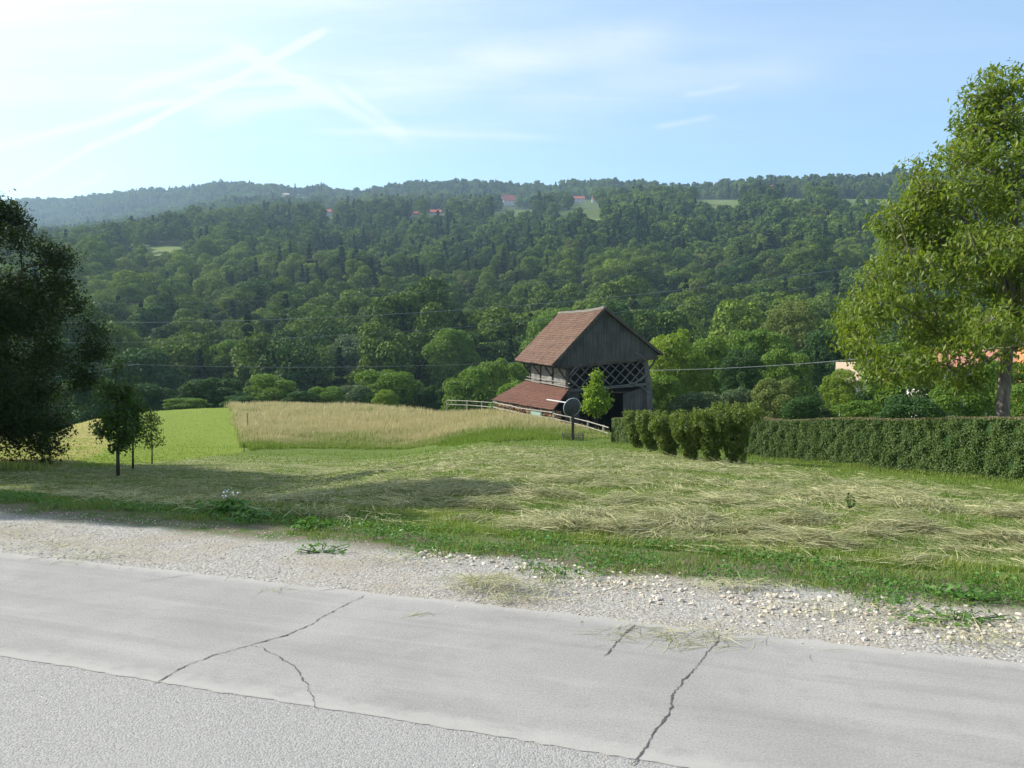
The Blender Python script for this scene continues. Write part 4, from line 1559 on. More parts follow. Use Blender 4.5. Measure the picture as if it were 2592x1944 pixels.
# young trees
def sapling(px, py_base, py_top, wpx, label, seed, n, lr, mat, crown_low=0.25, clusters=16, leaf=0.10, per=6, twin=None, asp=0.7, thick=0.03, sparse=1.0):
    x, y, z = hit(px, py_base)
    ht = pyz(py_top, y) - z
    R = wpx / F * y / 2
    r = rs(seed)
    pr = [(ht * crown_low, R * 0.55), (ht * (crown_low + .12), R * 0.95), (ht * 0.55, R), (ht * 0.80, R * 0.66), (ht * 1.0, R * 0.3)]
    lob = crown_profile_lobes(r, pr, 0, n, lr, shell=0.35)
    return detailed_tree('young_tree', label, (x, y, z), [(0, 0, -0.1), (0.02, 0, ht * .3), (0.0, .02, ht * .6), (0.03, 0, ht * .95)],
                         [thick, thick * .8, thick * .5, thick * .2], lob, mat, M['bark_dark'], seed + 1, clusters, leaf, asp, per, droop=0.5, limb_r=0.006, spread=0.09, trunk_branch_min=0.1)


sapling(118, 477, 362, 60, 'young dark leaved tree nearest the road, fullest of the three', 401, 30, 0.30, M['young'], 0.24, 17, 0.10, 8, thick=0.06)
sapling(133, 469, 378, 36, 'slim young tree half hidden behind the fullest one', 403, 18, 0.34, M['young'], 0.3, 20, 0.08, 8, thick=0.04)
sapling(152, 464, 408, 36, 'thin sparse sapling on the right of the three, lit by the sun', 405, 12, 0.26, M['young'], 0.32, 12, 0.085, 6, thick=0.03)

# ------------------------------------------------------------------ barn
ang = math.atan2(0.2105, 0.9776)
B0 = Vector((3.0, 62.0, 0))
BU = Vector((0.9776, 0.2105, 0))
BV = Vector((-0.2105, 0.9776, 0))


def W(u, v, z):
    return B0 + BU * u + BV * v + Vector((0, 0, z))


gz = float(H(*W(4, 5, 0)[:2]))
barn = empty('hay_barn', W(4.2, 6, gz))
tag(barn, 'old double hayrack barn with steep clay tile roof, grey boarded gable and lattice front', 'barn')


def tile_roof(name, E0, E1, R0, R1, rows, cols, mat, parent, seed, sag=0.12, wave=0.05, th=0.035, lift=0.03, jag=0.03):
    """E0-E1 eave, R0-R1 ridge; every course is a stepped row of single tiles"""
    r = rs(seed)
    E0, E1, R0, R1 = map(np.array, (E0, E1, R0, R1))
    nrm = np.cross(E1 - E0, R0 - E0)
    nrm = nrm / np.linalg.norm(nrm)
    if nrm[2] < 0:
        nrm = -nrm

    def S(a, b):
        p = (E0 * (1 - a) + E1 * a) * (1 - b) + (R0 * (1 - a) + R1 * a) * b
        sg = sag * math.sin(a * PI) * (0.3 + 0.7 * b) + wave * (math.sin(a * 9 + b * 5 + seed) + 0.6 * math.sin(a * 21 + seed * 2 + b * 11)) * 0.5
        return p - np.array([0, 0, sg])
    V, Fc, T = [], [], []
    for i in range(rows):
        b0, b1 = i / rows, min(1.0, (i + 1.25) / rows)
        base_t = r.rand() * 0.25
        for j in range(cols):
            a0, a1 = j / cols, (j + 1) / cols
            js = (r.rand() - 0.5) * 2 * jag / np.linalg.norm(R0 - E0)
            lf = lift * (0.8 + 0.5 * r.rand())
            k = len(V)
            p00 = S(a0 + 0.0008, b0 + js) + nrm * (lf + th)
            p10 = S(a1 - 0.0008, b0 + js) + nrm * (lf + th)
            p11 = S(a1 - 0.0008, b1) + nrm * th
            p01 = S(a0 + 0.0008, b1) + nrm * th
            V += [p00, p10, p11, p01, S(a0, b0 + js) , S(a1, b0 + js)]
            Fc += [(k, k + 1, k + 2, k + 3), (k + 4, k + 5, k + 1, k)]
            t = min(1, max(0, base_t + 0.55 * r.rand()))
            T += [t] * 6
    off = np.array(parent_world(parent))
    o = mesh_np(name, np.array(V) - off, np.array(Fc), mat, np.array(T), parent=parent)
    # boarding under the tiles
    mb = MB()
    n = 14
    for j in range(n):
        a0, a1 = j / n, (j + 1) / n
        b = [S(a0, 0) - nrm * 0.07, S(a1, 0) - nrm * 0.07, S(a1, 1) - nrm * 0.07, S(a0, 1) - nrm * 0.07]
        t = [S(a0, 0) - nrm * 0.004, S(a1, 0) - nrm * 0.004, S(a1, 1) - nrm * 0.004, S(a0, 1) - nrm * 0.004]
        mb.hexa(b, t)
    mb.build('roof_boarding', M['beam'], o)
    return o, S


def parent_world(p):
    s = Vector((0, 0, 0))
    while p is not None:
        s += p.location
        p = p.parent
    return s


EL_, ER, RG = -0.42, 0.33, 3.86
roofL, SL = tile_roof('roof', W(0, 0, EL_), W(0, 13, EL_ + .03), W(4.07, 0, RG), W(4.05, 12.9, RG - 0.02), 24, 46, M['tile'], barn, 7, sag=0.14)
roofR, SR = tile_roof('roof', W(8.75, 13, ER), W(8.75, 0, ER), W(4.09, 12.9, RG - 0.02), W(4.11, 0, RG), 24, 46, M['tile'], barn, 8, sag=0.10)
mb = MB()
r = rs(5)
for j in range(32):
    a0, a1 = j / 32, (j + 1) / 32
    p, q = SL(a0, 1.0), SL(a1, 1.0)
    mb.tube([Vector(p) + Vector((0, 0, .06 + .02 * r.rand())), Vector(q) + Vector((0, 0, .05))], [0.15, 0.12], 8)
mb.build('ridge_cap', M['ridge'], roofL)
for (a, b) in (((0, EL_ - .02), (4.08, RG - .02)), ((8.75, ER - .02), (4.10, RG - .02))):
    mb = MB()
    mb.beam(W(a[0], -0.03, a[1]), W(b[0], -0.03, b[1]), 0.05, 0.20, up=(0, 0, 1))
    mb.build('bargeboard', M['beam'], barn)


def gable_face(v, mat, parent, name):
    mb = MB()
    n = 34
    r = rs(int(v * 10) + 3)
    for k in range(n):
        u0, u1 = 0.35 + k * (8.05 / n), 0.35 + (k + 1) * (8.05 / n) - 0.012
        dy = r.rand() * 0.02

        def topz(u):
            return (EL_ + (RG - EL_) * u / 4.09 if u < 4.09 else RG - (RG - ER) * (u - 4.09) / 4.66) - 0.13

        def lowz(u):
            return EL_ + 0.0 + (ER - EL_) * u / 8.75 - 0.16 - 0.06 * r.rand()
        tz0, tz1 = topz(u0), topz(u1)
        lz = lowz(u0)
        if min(tz0, tz1) - lz < 0.02:
            continue
        b = [W(u0, v + dy, lz), W(u1, v + dy, lz), W(u1, v + dy + .03, lz), W(u0, v + dy + .03, lz)]
        t = [W(u0, v + dy, tz0), W(u1, v + dy, tz1), W(u1, v + dy + .03, tz1), W(u0, v + dy + .03, tz0)]
        mb.hexa(b, t)
    return mb.build(name, mat, parent)


gb = gable_face(0.35, M['greywood'], barn, 'gable')
mb = MB()
for p, q in (((3.55, 1.95), (4.65, 1.98)), ((3.55, 1.2), (4.65, 1.23)), ((3.6, 1.2), (3.6, 1.97)), ((4.6, 1.2), (4.6, 1.97))):
    mb.beam(W(p[0], 0.33, p[1]), W(q[0], 0.33, q[1]), 0.03, 0.05, up=(0, 0, 1))
mb.build('hatch', M['beam'], gb)
gable_face(12.5, M['greywood'], barn, 'gable')


def zl(u, z):          # timbers lean with the sagging front
    return z + (ER - EL_) * u / 8.75


def timber(name, p, q, wd, th, mat=None):
    mb = MB()
    mb.beam(W(*p), W(*q), wd, th)
    return mb.build(name, mat or M['beam'], barn)


G = gz - 0.3
U0, U1 = 1.32, 7.52
timber('beam', (0.6, 0.42, zl(.6, EL_ - .22)), (8.45, 0.42, zl(8.45, EL_ - .22)), 0.2, 0.2)
timber('beam', (U0 + .1, 0.5, zl(U0, -2.45)), (U1 + .2, 0.5, zl(U1, -2.55)), 0.2, 0.22, M['brace'])
timber('beam', (U0, 6.3, -0.4), (U1, 6.3, 0.1), 0.2, 0.22)
for v in (0.55, 4.6, 8.6, 12.3):
    mb = MB()
    mb.tube([W(U0 - 0.05, v, G), W(U0, v, -2.4), W(U0 + 0.02, v, EL_ - 0.1)], [0.19, 0.17, 0.15], 6)
    mb.build('post', M['beam'], barn)
    mb = MB()
    mb.tube([W(U1 + 0.55, v, G), W(U1 + 0.30, v, -2.2), W(U1, v, ER - 0.3)], [0.32, 0.26, 0.18], 6)
    mb.build('post', M['brace'], barn)
    # curved struts carrying the eaves
    for s_, uu, zz in ((-1, U0, -0.45), (1, U1 + 0.05, 0.1)):
        mb = MB()
        pts = [W(uu, v - .02, zz - 1.15), W(uu + s_ * 0.35, v - .02, zz - .75), W(uu + s_ * 0.65, v - .02, zz - .3), W(uu + s_ * 0.8, v - .02, zz + .02)]
        mb.tube(pts, 0.07, 6)
        mb.build('strut', M['beam'], barn)
# curved braces on the front
for pts in ([(U1 - .1, -1.9), (U1 - .35, -2.1), (U1 - .8, -2.35), (U1 - 1.3, -2.45)], [(U1 + .35, -3.5), (U1 + .0, -3.0), (U1 - .6, -2.6), (U1 - 1.4, -2.3)],
            [(U0 + .1, -1.6), (U0 + .5, -2.0), (U0 + .9, -2.3)], [(U0 + .1, -1.3), (U0 + .5, -.8), (U0 + 1.0, -.55)], [(U1 - .05, -.7), (U1 - .5, -.3), (U1 - .95, -.05)]):
    mb = MB()
    mb.tube([W(u, 0.38, zl(u, z)) for u, z in pts], 0.075, 6)
    mb.build('brace', M['brace'], barn)
# lattice of crossing boards
lat = MB()
ua, ub, za, zb = U0 + 0.15, U1 - 0.1, -2.32, -0.72
hgt = zb - za
for s_, dv in ((1, 0.0), (-1, 0.045)):
    st = 0.80
    k = -4
    while True:
        u_lo = ua + k * st
        if u_lo > ub + hgt:
            break
        k += 1
        p = [u_lo, za]
        q = [u_lo + s_ * hgt * 1.0, zb]
        # clip in u
        def clip(p, q):
            (u0, z0), (u1, z1) = p, q
            t0, t1 = 0.0, 1.0
            du = u1 - u0
            for lim, sg in ((ua, 1), (ub, -1)):
                a = sg * (u0 - lim)
                b = sg * du
                if b == 0:
                    if a < 0: return None
                else:
                    t = -a / b
                    if b > 0: t0 = max(t0, t)
                    else: t1 = min(t1, t)
            if t1 - t0 < 0.05: return None
            return (u0 + du * t0, z0 + (z1 - z0) * t0), (u0 + du * t1, z0 + (z1 - z0) * t1)
        c = clip(p, q)
        if c:
            (u0, z0), (u1, z1) = c
            lat.beam(W(u0, 0.42 + dv, zl(u0, z0)), W(u1, 0.42 + dv, zl(u1, z1)), 0.03, 0.085)
lat.build('lattice', M['brace'], barn)


def board_wall(name, u0, v0, u1, v1, z0, z1, z0b, z1b, n, mat, horiz=False, seed=0, off=0.0):
    """boards between two plan points; z at each end"""
    r = rs(seed)
    mb = MB()
    P0, P1 = W(u0, v0, 0), W(u1, v1, 0)
    d = (P1 - P0).normalized()
    nrm = Vector((-d.y, d.x, 0))
    if horiz:
        for k in range(n):
            a0, a1 = k / n, (k + 1) / n - 0.06 / n
            j = nrm * (r.rand() * 0.02)
            q = [P0 + Vector((0, 0, z0 + (z1 - z0) * a0)) + j, P1 + Vector((0, 0, z0b + (z1b - z0b) * a0)) + j]
            t = [P0 + Vector((0, 0, z0 + (z1 - z0) * a1)) + j, P1 + Vector((0, 0, z0b + (z1b - z0b) * a1)) + j]
            mb.hexa([q[0], q[1], q[1] + nrm * .03, q[0] + nrm * .03], [t[0], t[1], t[1] + nrm * .03, t[0] + nrm * .03])
    else:
        for k in range(n):
            a0, a1 = k / n, (k + 1) / n - 0.07 / n
            j = nrm * (r.rand() * 0.02)
            A, B = P0.lerp(P1, a0) + j, P0.lerp(P1, a1) + j
            zl0, zh0 = z0 + (z0b - z0) * a0, z1 + (z1b - z1) * a0
            mb.hexa([A + Vector((0, 0, zl0)), B + Vector((0, 0, zl0)), B + nrm * .03 + Vector((0, 0, zl0)), A + nrm * .03 + Vector((0, 0, zl0))],
                    [A + Vector((0, 0, zh0)), B + Vector((0, 0, zh0)), B + nrm * .03 + Vector((0, 0, zh0)), A + nrm * .03 + Vector((0, 0, zh0))])
    return mb.build(name, mat, barn)


board_wall('side_wall', U0 + .02, 0.8, U0 + .02, 12.2, -2.35, -0.75, -2.35, -0.75, 9, M['greyside'], True, 3)
board_wall('side_wall', U1 + .1, 0.7, U1 + .1, 12.2, G, 0.1, G, 0.1, 60, M['greywood'], False, 4)
board_wall('back_wall', U0, 12.3, U1, 12.3, G, -0.3, G, 0.1, 40, M['greywood'], False, 5)
board_wall('side_wall', U0 + .25, 0.8, U0 + .25, 12.2, G, -2.6, G, -2.6, 50, M['greywood'], False, 9)
board_wall('front_panel', 5.75, 0.55, U1 + .3, 0.55, G, -2.65, G, -2.0, 10, M['greywood'], False, 6)
board_wall('front_panel', 1.4, 0.62, 2.3, 0.62, G, -2.4, G, -2.4, 5, M['greywood'], False, 7)
mb = MB()
mb.hexa([W(U0, .8, -2.62), W(U1, .8, -2.6), W(U1, 12.2, -2.6), W(U0, 12.2, -2.62)], [W(U0, .8, -2.52), W(U1, .8, -2.5), W(U1, 12.2, -2.5), W(U0, 12.2, -2.52)])
mb.build('loft_floor', M['beam'], barn)
# pale flashing where the lean-to meets the wall, seen above its tiles
LT0, LT1 = Vector(at(569.6, 389.0, 62.4)), Vector(at(526.5, 380.6, 74.3))
LE0, LE1 = Vector(at(553.4, 410.2, 62.0)), Vector(at(491.5, 400, 74.2))
ltr, SLT = tile_roof('lean_to_roof', LE0, LE1, LT0, LT1, 13, 40, M['tile2'], barn, 12, sag=0.05, wave=0.02)
mb = MB()
mb.beam(LT0 + Vector((-.06, -.05, .12)), LT1 + Vector((-.06, 0, .12)), 0.20, 0.05)
mb.beam(LT0 + Vector((.02, -.1, .42)), LT1 + Vector((.02, 0, .36)), 0.05, 0.05)
mb.build('flashing', M['ridge'], ltr)
mb = MB()
mb.beam(at(547, 399.5, 61.2), at(566, 402.5, 60.2), 0.16, 0.06)
mb.build('white_board', M['white'], ltr)
# posts and rails closing the lean-to
pp = [Vector(at(a, b, Y)) for a, b, Y in ((494, 402, 73.6), (502, 404, 72.0), (510.4, 405.5, 70.2), (520, 408, 68.2), (530.6, 409.5, 66.2), (541.5, 411, 64.2), (553.6, 412.5, 62.4))]
for p in pp:
    mb = MB()
    g = float(H(p.x, p.y)) - 0.2
    mb.beam((p.x, p.y, g), (p.x, p.y, p.z + 0.12), 0.16, 0.16)
    mb.build('lean_to_post', M['palewood'], barn)
mb = MB()
for a, b in zip(pp[:-1], pp[1:]):
    for dz in (0.02, -0.42):
        if dz < -0.1 and a is pp[4]:
            continue
        mb.beam(a + Vector((-.08, -.1, dz)), b + Vector((-.08, -.1, dz)), 0.05, 0.09)
mb.build('lean_to_rail', M['palewood'], barn)
mb = MB()
a, b = pp[4] + Vector((0, -.14, 0)), pp[5] + Vector((0, -.14, 0))
mb.hexa([a + Vector((0, 0, -.62)), b + Vector((0, 0, -.62)), b + Vector((0, .03, -.62)), a + Vector((0, .03, -.62))], [a, b, b + Vector((0, .03, 0)), a + Vector((0, .03, 0))])
mb.build('lean_to_sheet', M['tarp'], barn)
# firewood stacked under the lean-to
fw = empty('firewood_stack', pp[3] + Vector((0.3, 0.3, -1)))
tag(fw, 'stack of split firewood under the lean-to roof behind the pale rails', 'firewood')
r = rs(71)
dd = (pp[-1] - pp[0])
for nm, mt, odd in (('logs', 'log', 0), ('weathered_logs', 'logdark', 1)):
    mb = MB()
    for i in range(70):
        for k in range(9):
            if (r.rand() < 0.55) != bool(odd):
                continue
            c = pp[0] + dd * ((i + 0.5 + 0.3 * r.rand()) / 70) + Vector((0.25, 0.12, -0.02 - k * 0.13 + 0.04 * r.rand()))
            mb.tube([c, c + Vector((0.35, 0.28, 0))], 0.062 + 0.02 * r.rand(), 6)
    mb.build(nm, M[mt], fw)

# ------------------------------------------------------------------ small maple in front of the barn
mx, my = (596 - 512) / F * 56.5, 56.5
mz = float(H(mx, my))
r = rs(501)
prof = sorted([(pyz(py, my) - mz, wpx / F * my) for py, wpx in ((373, 3), (380, 7), (388, 10), (395, 13), (400, 18), (406, 17), (411, 11))])
lob = crown_profile_lobes(r, prof, 0, 30, 0.36, shell=0.55)
lob.append((0.1, 0, prof[-1][0] - 0.1, 0.3))
detailed_tree('maple_tree', 'small bright yellow green maple in front of the dark barn opening', (mx, my, mz),
              [(0, 0, -.1), (0.03, 0, 1.2), (0, 0, 2.2), (-.1, 0, prof[-1][0] - .4)], [0.06, 0.05, 0.04, 0.015], lob, M['maple'], M['bark_dark'], 502, 26, 0.17, 0.75, 5, droop=0.6, limb_r=0.008, spread=0.16, trunk_branch_min=0.15)

# ------------------------------------------------------------------ satellite dish on its post
dx, dy, dz0 = hit(572.8, 440.5)
dish = empty('satellite_dish', (dx, dy, dz0))
tag(dish, 'dark round satellite dish on a post at the meadow edge, seen from behind', 'satellite dish')
top = pyz(398.4, dy)
Rd = 9.3 / F * dy
cz = top - Rd
mb = MB()
mb.beam((dx, dy, dz0 - 0.2), (dx, dy, cz - 0.1), 0.15, 0.15)
mb.build('post', M['post'], dish)
n_ax = Vector((-0.42, 0.88, 0.22)).normalized()      # the open side looks away to the left
sx = n_ax.cross(Vector((0, 0, 1))).normalized()
sy = sx.cross(n_ax).normalized()
C0 = Vector((dx - 0.02, dy - 0.05, cz))
verts, faces = [], []
NR, NS = 8, 40
for side, off in ((0, 0.0), (1, 0.018)):
    for i in range(NR + 1):
        q = i / NR
        for j in range(NS):
            a = 2 * PI * j / NS
            p = C0 + (sx * math.cos(a) + sy * math.sin(a)) * Rd * q * 1.02 + n_ax * (0.16 * q * q - 0.08 - off * (1 - 0 * q))
            verts.append(p - Vector((dx, dy, dz0)))
for side in (0, 1):
    b = side * (NR + 1) * NS
    for i in range(NR):
        for j in range(NS):
            faces.append((b + i * NS + j, b + i * NS + (j + 1) % NS, b + (i + 1) * NS + (j + 1) % NS, b + (i + 1) * NS + j))
mesh_np('reflector', np.array([tuple(v) for v in verts]), np.array(faces), M['dish'], parent=dish, smooth=True)
mb = MB()
rim = [C0 + (sx * math.cos(a) + sy * math.sin(a)) * Rd * 1.02 + n_ax * 0.075 for a in np.linspace(0, 2 * PI, 41)]
mb.tube(rim, 0.022, 6, cap=False)
mb.build('rim', M['dishlight'], dish, smooth=True)
mb = MB()
foc = C0 + n_ax * 0.42 - sy * 0.25
mb.tube([C0 - sy * Rd * 0.95 + n_ax * 0.05, foc], 0.018, 6)
mb.tube([foc, foc + n_ax * -0.12 + Vector((0, 0, 0.06))], 0.045, 8)
mb.build('feed_arm', M['dishlight'], dish)
mb = MB()
mb.box((dx, dy - 0.02, cz - 0.05), (0.2, 0.2, 0.3))
mb.tube([Vector((dx, dy, cz)), C0 - n_ax * 0.08], 0.06, 8)
mb.build('mount', M['post'], dish)
guard = empty('wire_guard', (dx, dy, dz0))
tag(guard, 'low dark wire guard standing round the foot of the dish post', 'wire guard')
mb = MB()
hx, hy = 0.56, 0.35
cs = [(-hx, -hy), (hx, -hy), (hx, hy), (-hx, hy)]
for cx_, cy_ in cs:
    mb.tube([(dx + cx_, dy + cy_, dz0 - .1), (dx + cx_, dy + cy_, dz0 + .42)], 0.022, 5)
mb.build('stakes', M['wire'], guard)
mb = MB()
for i in range(4):
    (a, b), (c, d) = cs[i], cs[(i + 1) % 4]
    for zz in (0.08, 0.22, 0.36):
        mb.tube([(dx + a, dy + b, dz0 + zz), (dx + c, dy + d, dz0 + zz)], 0.014, 4)
    nn = 9 if i % 2 == 0 else 6
    for k in range(nn):
        u = k / nn
        x_, y_ = dx + a + (c - a) * u, dy + b + (d - b) * u
        mb.tube([(x_, y_, dz0), (x_, y_, dz0 + .38)], 0.009, 4)
mb.build('wire_mesh', M['wire'], guard)

# ------------------------------------------------------------------ fences
def fence(name, label, pts, post_px, rails, mat, ph_=0.9):
    """pts: (px, py of top rail, Y)"""
    P = [Vector(at(*p)) for p in pts]
    e = empty(name, P[0])
    tag(e, label, 'fence')
    seg = [0]
    for a, b in zip(P[:-1], P[1:]):
        seg.append(seg[-1] + (b - a).length)

    def along(d):
        for i in range(len(P) - 1):
            if d <= seg[i + 1] or i == len(P) - 2:
                return P[i].lerp(P[i + 1], (d - seg[i]) / (seg[i + 1] - seg[i]))
    d = 0.0
    while d <= seg[-1] + 0.01:
        q = along(min(d, seg[-1]))
        mb = MB()
        mb.tube([(q.x, q.y, float(H(q.x, q.y)) - 0.2), (q.x, q.y, q.z + 0.06)], [0.07, 0.06], 7)
        mb.build('post', mat, e)
        d += post_px
    for dz in rails:
        mb = MB()
        for a, b in zip(P[:-1], P[1:]):
            mb.tube([a + Vector((0, -.07, dz)), b + Vector((0, -.07, dz))], 0.036, 6)
        mb.build('rail', mat, e)
    return e


fence('wooden_fence', 'pale round rail fence running from the meadow crest to the lean-to', [(447, 400.2, 88), (470, 401, 84), (492, 402.5, 78)], 4.2, (0.0, -0.42), M['palewood'])
fence('wooden_fence', 'weathered rail fence descending from the lean-to corner to the hedge end', [(554, 413.6, 60), (572, 417.5, 57), (590, 422, 54), (608.5, 427.5, 50.5)], 3.0, (0.0, -0.36), M['palewood'])

# thin marker stakes
for (px, pb, pt_, Y0, lb) in ((244, 452, 443, None, 'short wooden marker stake at the near corner of the tall grass'), (246.5, 428, 413, 62, 'thin marker stake standing in the straw coloured grass near the mown field')):
    if Y0 is None:
        x, y, z = hit(px, pb)
    else:
        x, y = (px - 512) / F * Y0, Y0
        z = float(H(x, y))
    mb = MB()
    mb.tube([(x, y, z - 0.2), (x + 0.01, y, pyz(pt_, y))], 0.025, 6)
    tag(mb.build('marker_stake', M['post']), lb, 'stake')

# ------------------------------------------------------------------ hedge
def hedge_points(n):
    P = np.array(HEDGE)
    seg = np.linalg.norm(np.diff(P, axis=0), axis=1)
    L = np.concatenate([[0], np.cumsum(seg)])
    u = np.linspace(0, L[-1], n)
    return np.stack([np.interp(u, L, P[:, i]) for i in range(2)], -1), L[-1]


hx_, HL = hedge_points(120)
HD = np.gradient(hx_, axis=0)
HD /= np.linalg.norm(HD, axis=1)[:, None]
HN = np.stack([HD[:, 1], -HD[:, 0]], -1)      # to the right
if HN[0, 0] < 0:
    HN = -HN
ground_h = H(hx_[:, 0], hx_[:, 1])
kk = np.ones(9) / 9
gs = np.convolve(np.pad(ground_h, 4, 'edge'), kk, 'valid')
dist_t = np.linspace(0, HL, 120)
htop = gs + np.interp(dist_t, [0, 5, 16, 24, HL], [1.50, 1.50, 1.47, 1.5, 1.38]) + 0.02 * np.sin(dist_t * 1.1)
wid_h = 0.75
hedge = empty('clipped_hedge', (hx_[30][0], hx_[30][1], gs[30]))
tag(hedge, 'long clipped green hedge with flat brownish top along the right side of the meadow', 'hedge')
hb = np.array(hedge.location)
cv = []
for i in range(120):
    for lat_, z in ((0.10, gs[i] - .1), (0.08, htop[i] - 0.05), (wid_h - .08, htop[i] - 0.05), (wid_h - .1, gs[i] - .1)):
        cv.append((hx_[i][0] + HN[i][0] * lat_, hx_[i][1] + HN[i][1] * lat_, z))
cf = []
for i in range(119):
    for j in range(3):
        a = i * 4 + j
        cf.append((a, a + 1, a + 5, a + 4))
cf += [(0, 3, 2, 1), (476, 477, 478, 479)]
mesh_np('twig_core', np.array(cv) - hb, np.array(cf), M['bark_dark'] if False else M['edge_dark'], np.zeros(len(cv)), parent=hedge)
r = rs(601)


def hedge_leaves(n, face):
    u = r.rand(n) ** (1.35 if face != 'end' else 1) * 119       # denser where it is nearest
    i = np.clip(u.astype(int), 0, 118)
    fr = (u - i)[:, None]
    base = hx_[i] * (1 - fr) + hx_[i + 1] * fr
    nn_ = HN[i]
    zlo, zhi = gs[i], htop[i]
    bump = 0.05 * fbm(base[:, 0] * 2, r.rand(n) * 0 + base[:, 1] * 2, 1.1, 9)
    if face == 'left':
        q = r.rand(n)
        z = zlo + (zhi - zlo) * q
        b2 = 0.06 * sn(u * 0.9, z * 3.5, 1.6, 12) + 0.07 * (0.3 - np.clip(q, 0, .3))
        latv = 0.02 - b2 - 0.05 * r.rand(n) ** 2 + 0.05 * r.rand(n)
        P = np.stack([base[:, 0] + nn_[:, 0] * latv, base[:, 1] + nn_[:, 1] * latv, z], -1)
        N = np.stack([-nn_[:, 0], -nn_[:, 1], np.full(n, 0.35)], -1)
    else:
        q = r.rand(n)
        latv = q * wid_h
        P = np.stack([base[:, 0] + nn_[:, 0] * latv, base[:, 1] + nn_[:, 1] * latv, zhi + bump * 0.4 - 0.03 + 0.05 * r.rand(n)], -1)
        N = np.stack([r.randn(n) * .3, r.randn(n) * .3, np.ones(n)], -1)
    N = N + r.randn(n, 3) * 0.65
    return P, N, u


P1_, N1, u1 = hedge_leaves(105000, 'left')
sz = 0.030 + 0.035 * r.rand(len(P1_)) + 0.0004 * P1_[:, 1]
v, f = leaf_quads(P1_ - hb, N1, sz, 0.6, r)
tn = np.clip(0.35 + 0.3 * fbm(u1 * 0.5, P1_[:, 2] * 2, 1.5, 17) + 0.25 * r.randn(len(u1)) + 0.6 * (u1 > 112), 0, 1)
mesh_np('side_foliage', v, f, M['hedge'], np.repeat(tn, 4), parent=hedge)
P2_, N2, u2 = hedge_leaves(36000, 'top')
v, f = leaf_quads(P2_ - hb, N2, 0.03 + 0.03 * r.rand(len(P2_)), 0.5, r)
mesh_np('clipped_top', v, f, M['hedgetop'], np.repeat(r.rand(len(u2)), 4), parent=hedge)
# far end face of the hedge
n = 5000
q = r.rand(n)
i = 119
P3 = np.stack([hx_[i, 0] + HN[i, 0] * q * wid_h + HD[i, 0] * 0.04 * r.rand(n), hx_[i, 1] + HN[i, 1] * q * wid_h + HD[i, 1] * .04, gs[i] + (htop[i] - gs[i]) * r.rand(n)], -1)
v, f = leaf_quads(P3 - hb, np.stack([np.full(n, HD[i, 0]), np.full(n, HD[i, 1]), np.full(n, .3)], -1) + r.randn(n, 3) * .5, np.full(n, 0.07), 0.6, r)
mesh_np('end_foliage', v, f, M['hedge'], np.repeat(r.rand(n), 4), parent=hedge)
# weeds and long grass at the foot of the hedge
r = rs(611)
n = 16000
u = r.rand(n) ** 1.3 * 118
i = u.astype(int)
fr = (u - i)[:, None]
b = hx_[i] * (1 - fr) + hx_[i + 1] * fr
lt = -0.02 - 0.38 * np.abs(r.randn(n)) * 0.6
x = b[:, 0] + HN[i, 0] * lt
y = b[:, 1] + HN[i, 1] * lt
(v, f, tn), hh = upright(x, y, 0.05 + 0.13 * r.rand(n) * np.exp(lt * 2), 0.007 + 0.0005 * y, 0.5, np.clip(.3 + .3 * r.randn(n), 0, 1), r, 3)
tag(mesh_np('hedge_foot_grass', v, f, M['verge'], tn), 'long grass and weeds along the foot of the hedge', 'grass', kind='stuff')

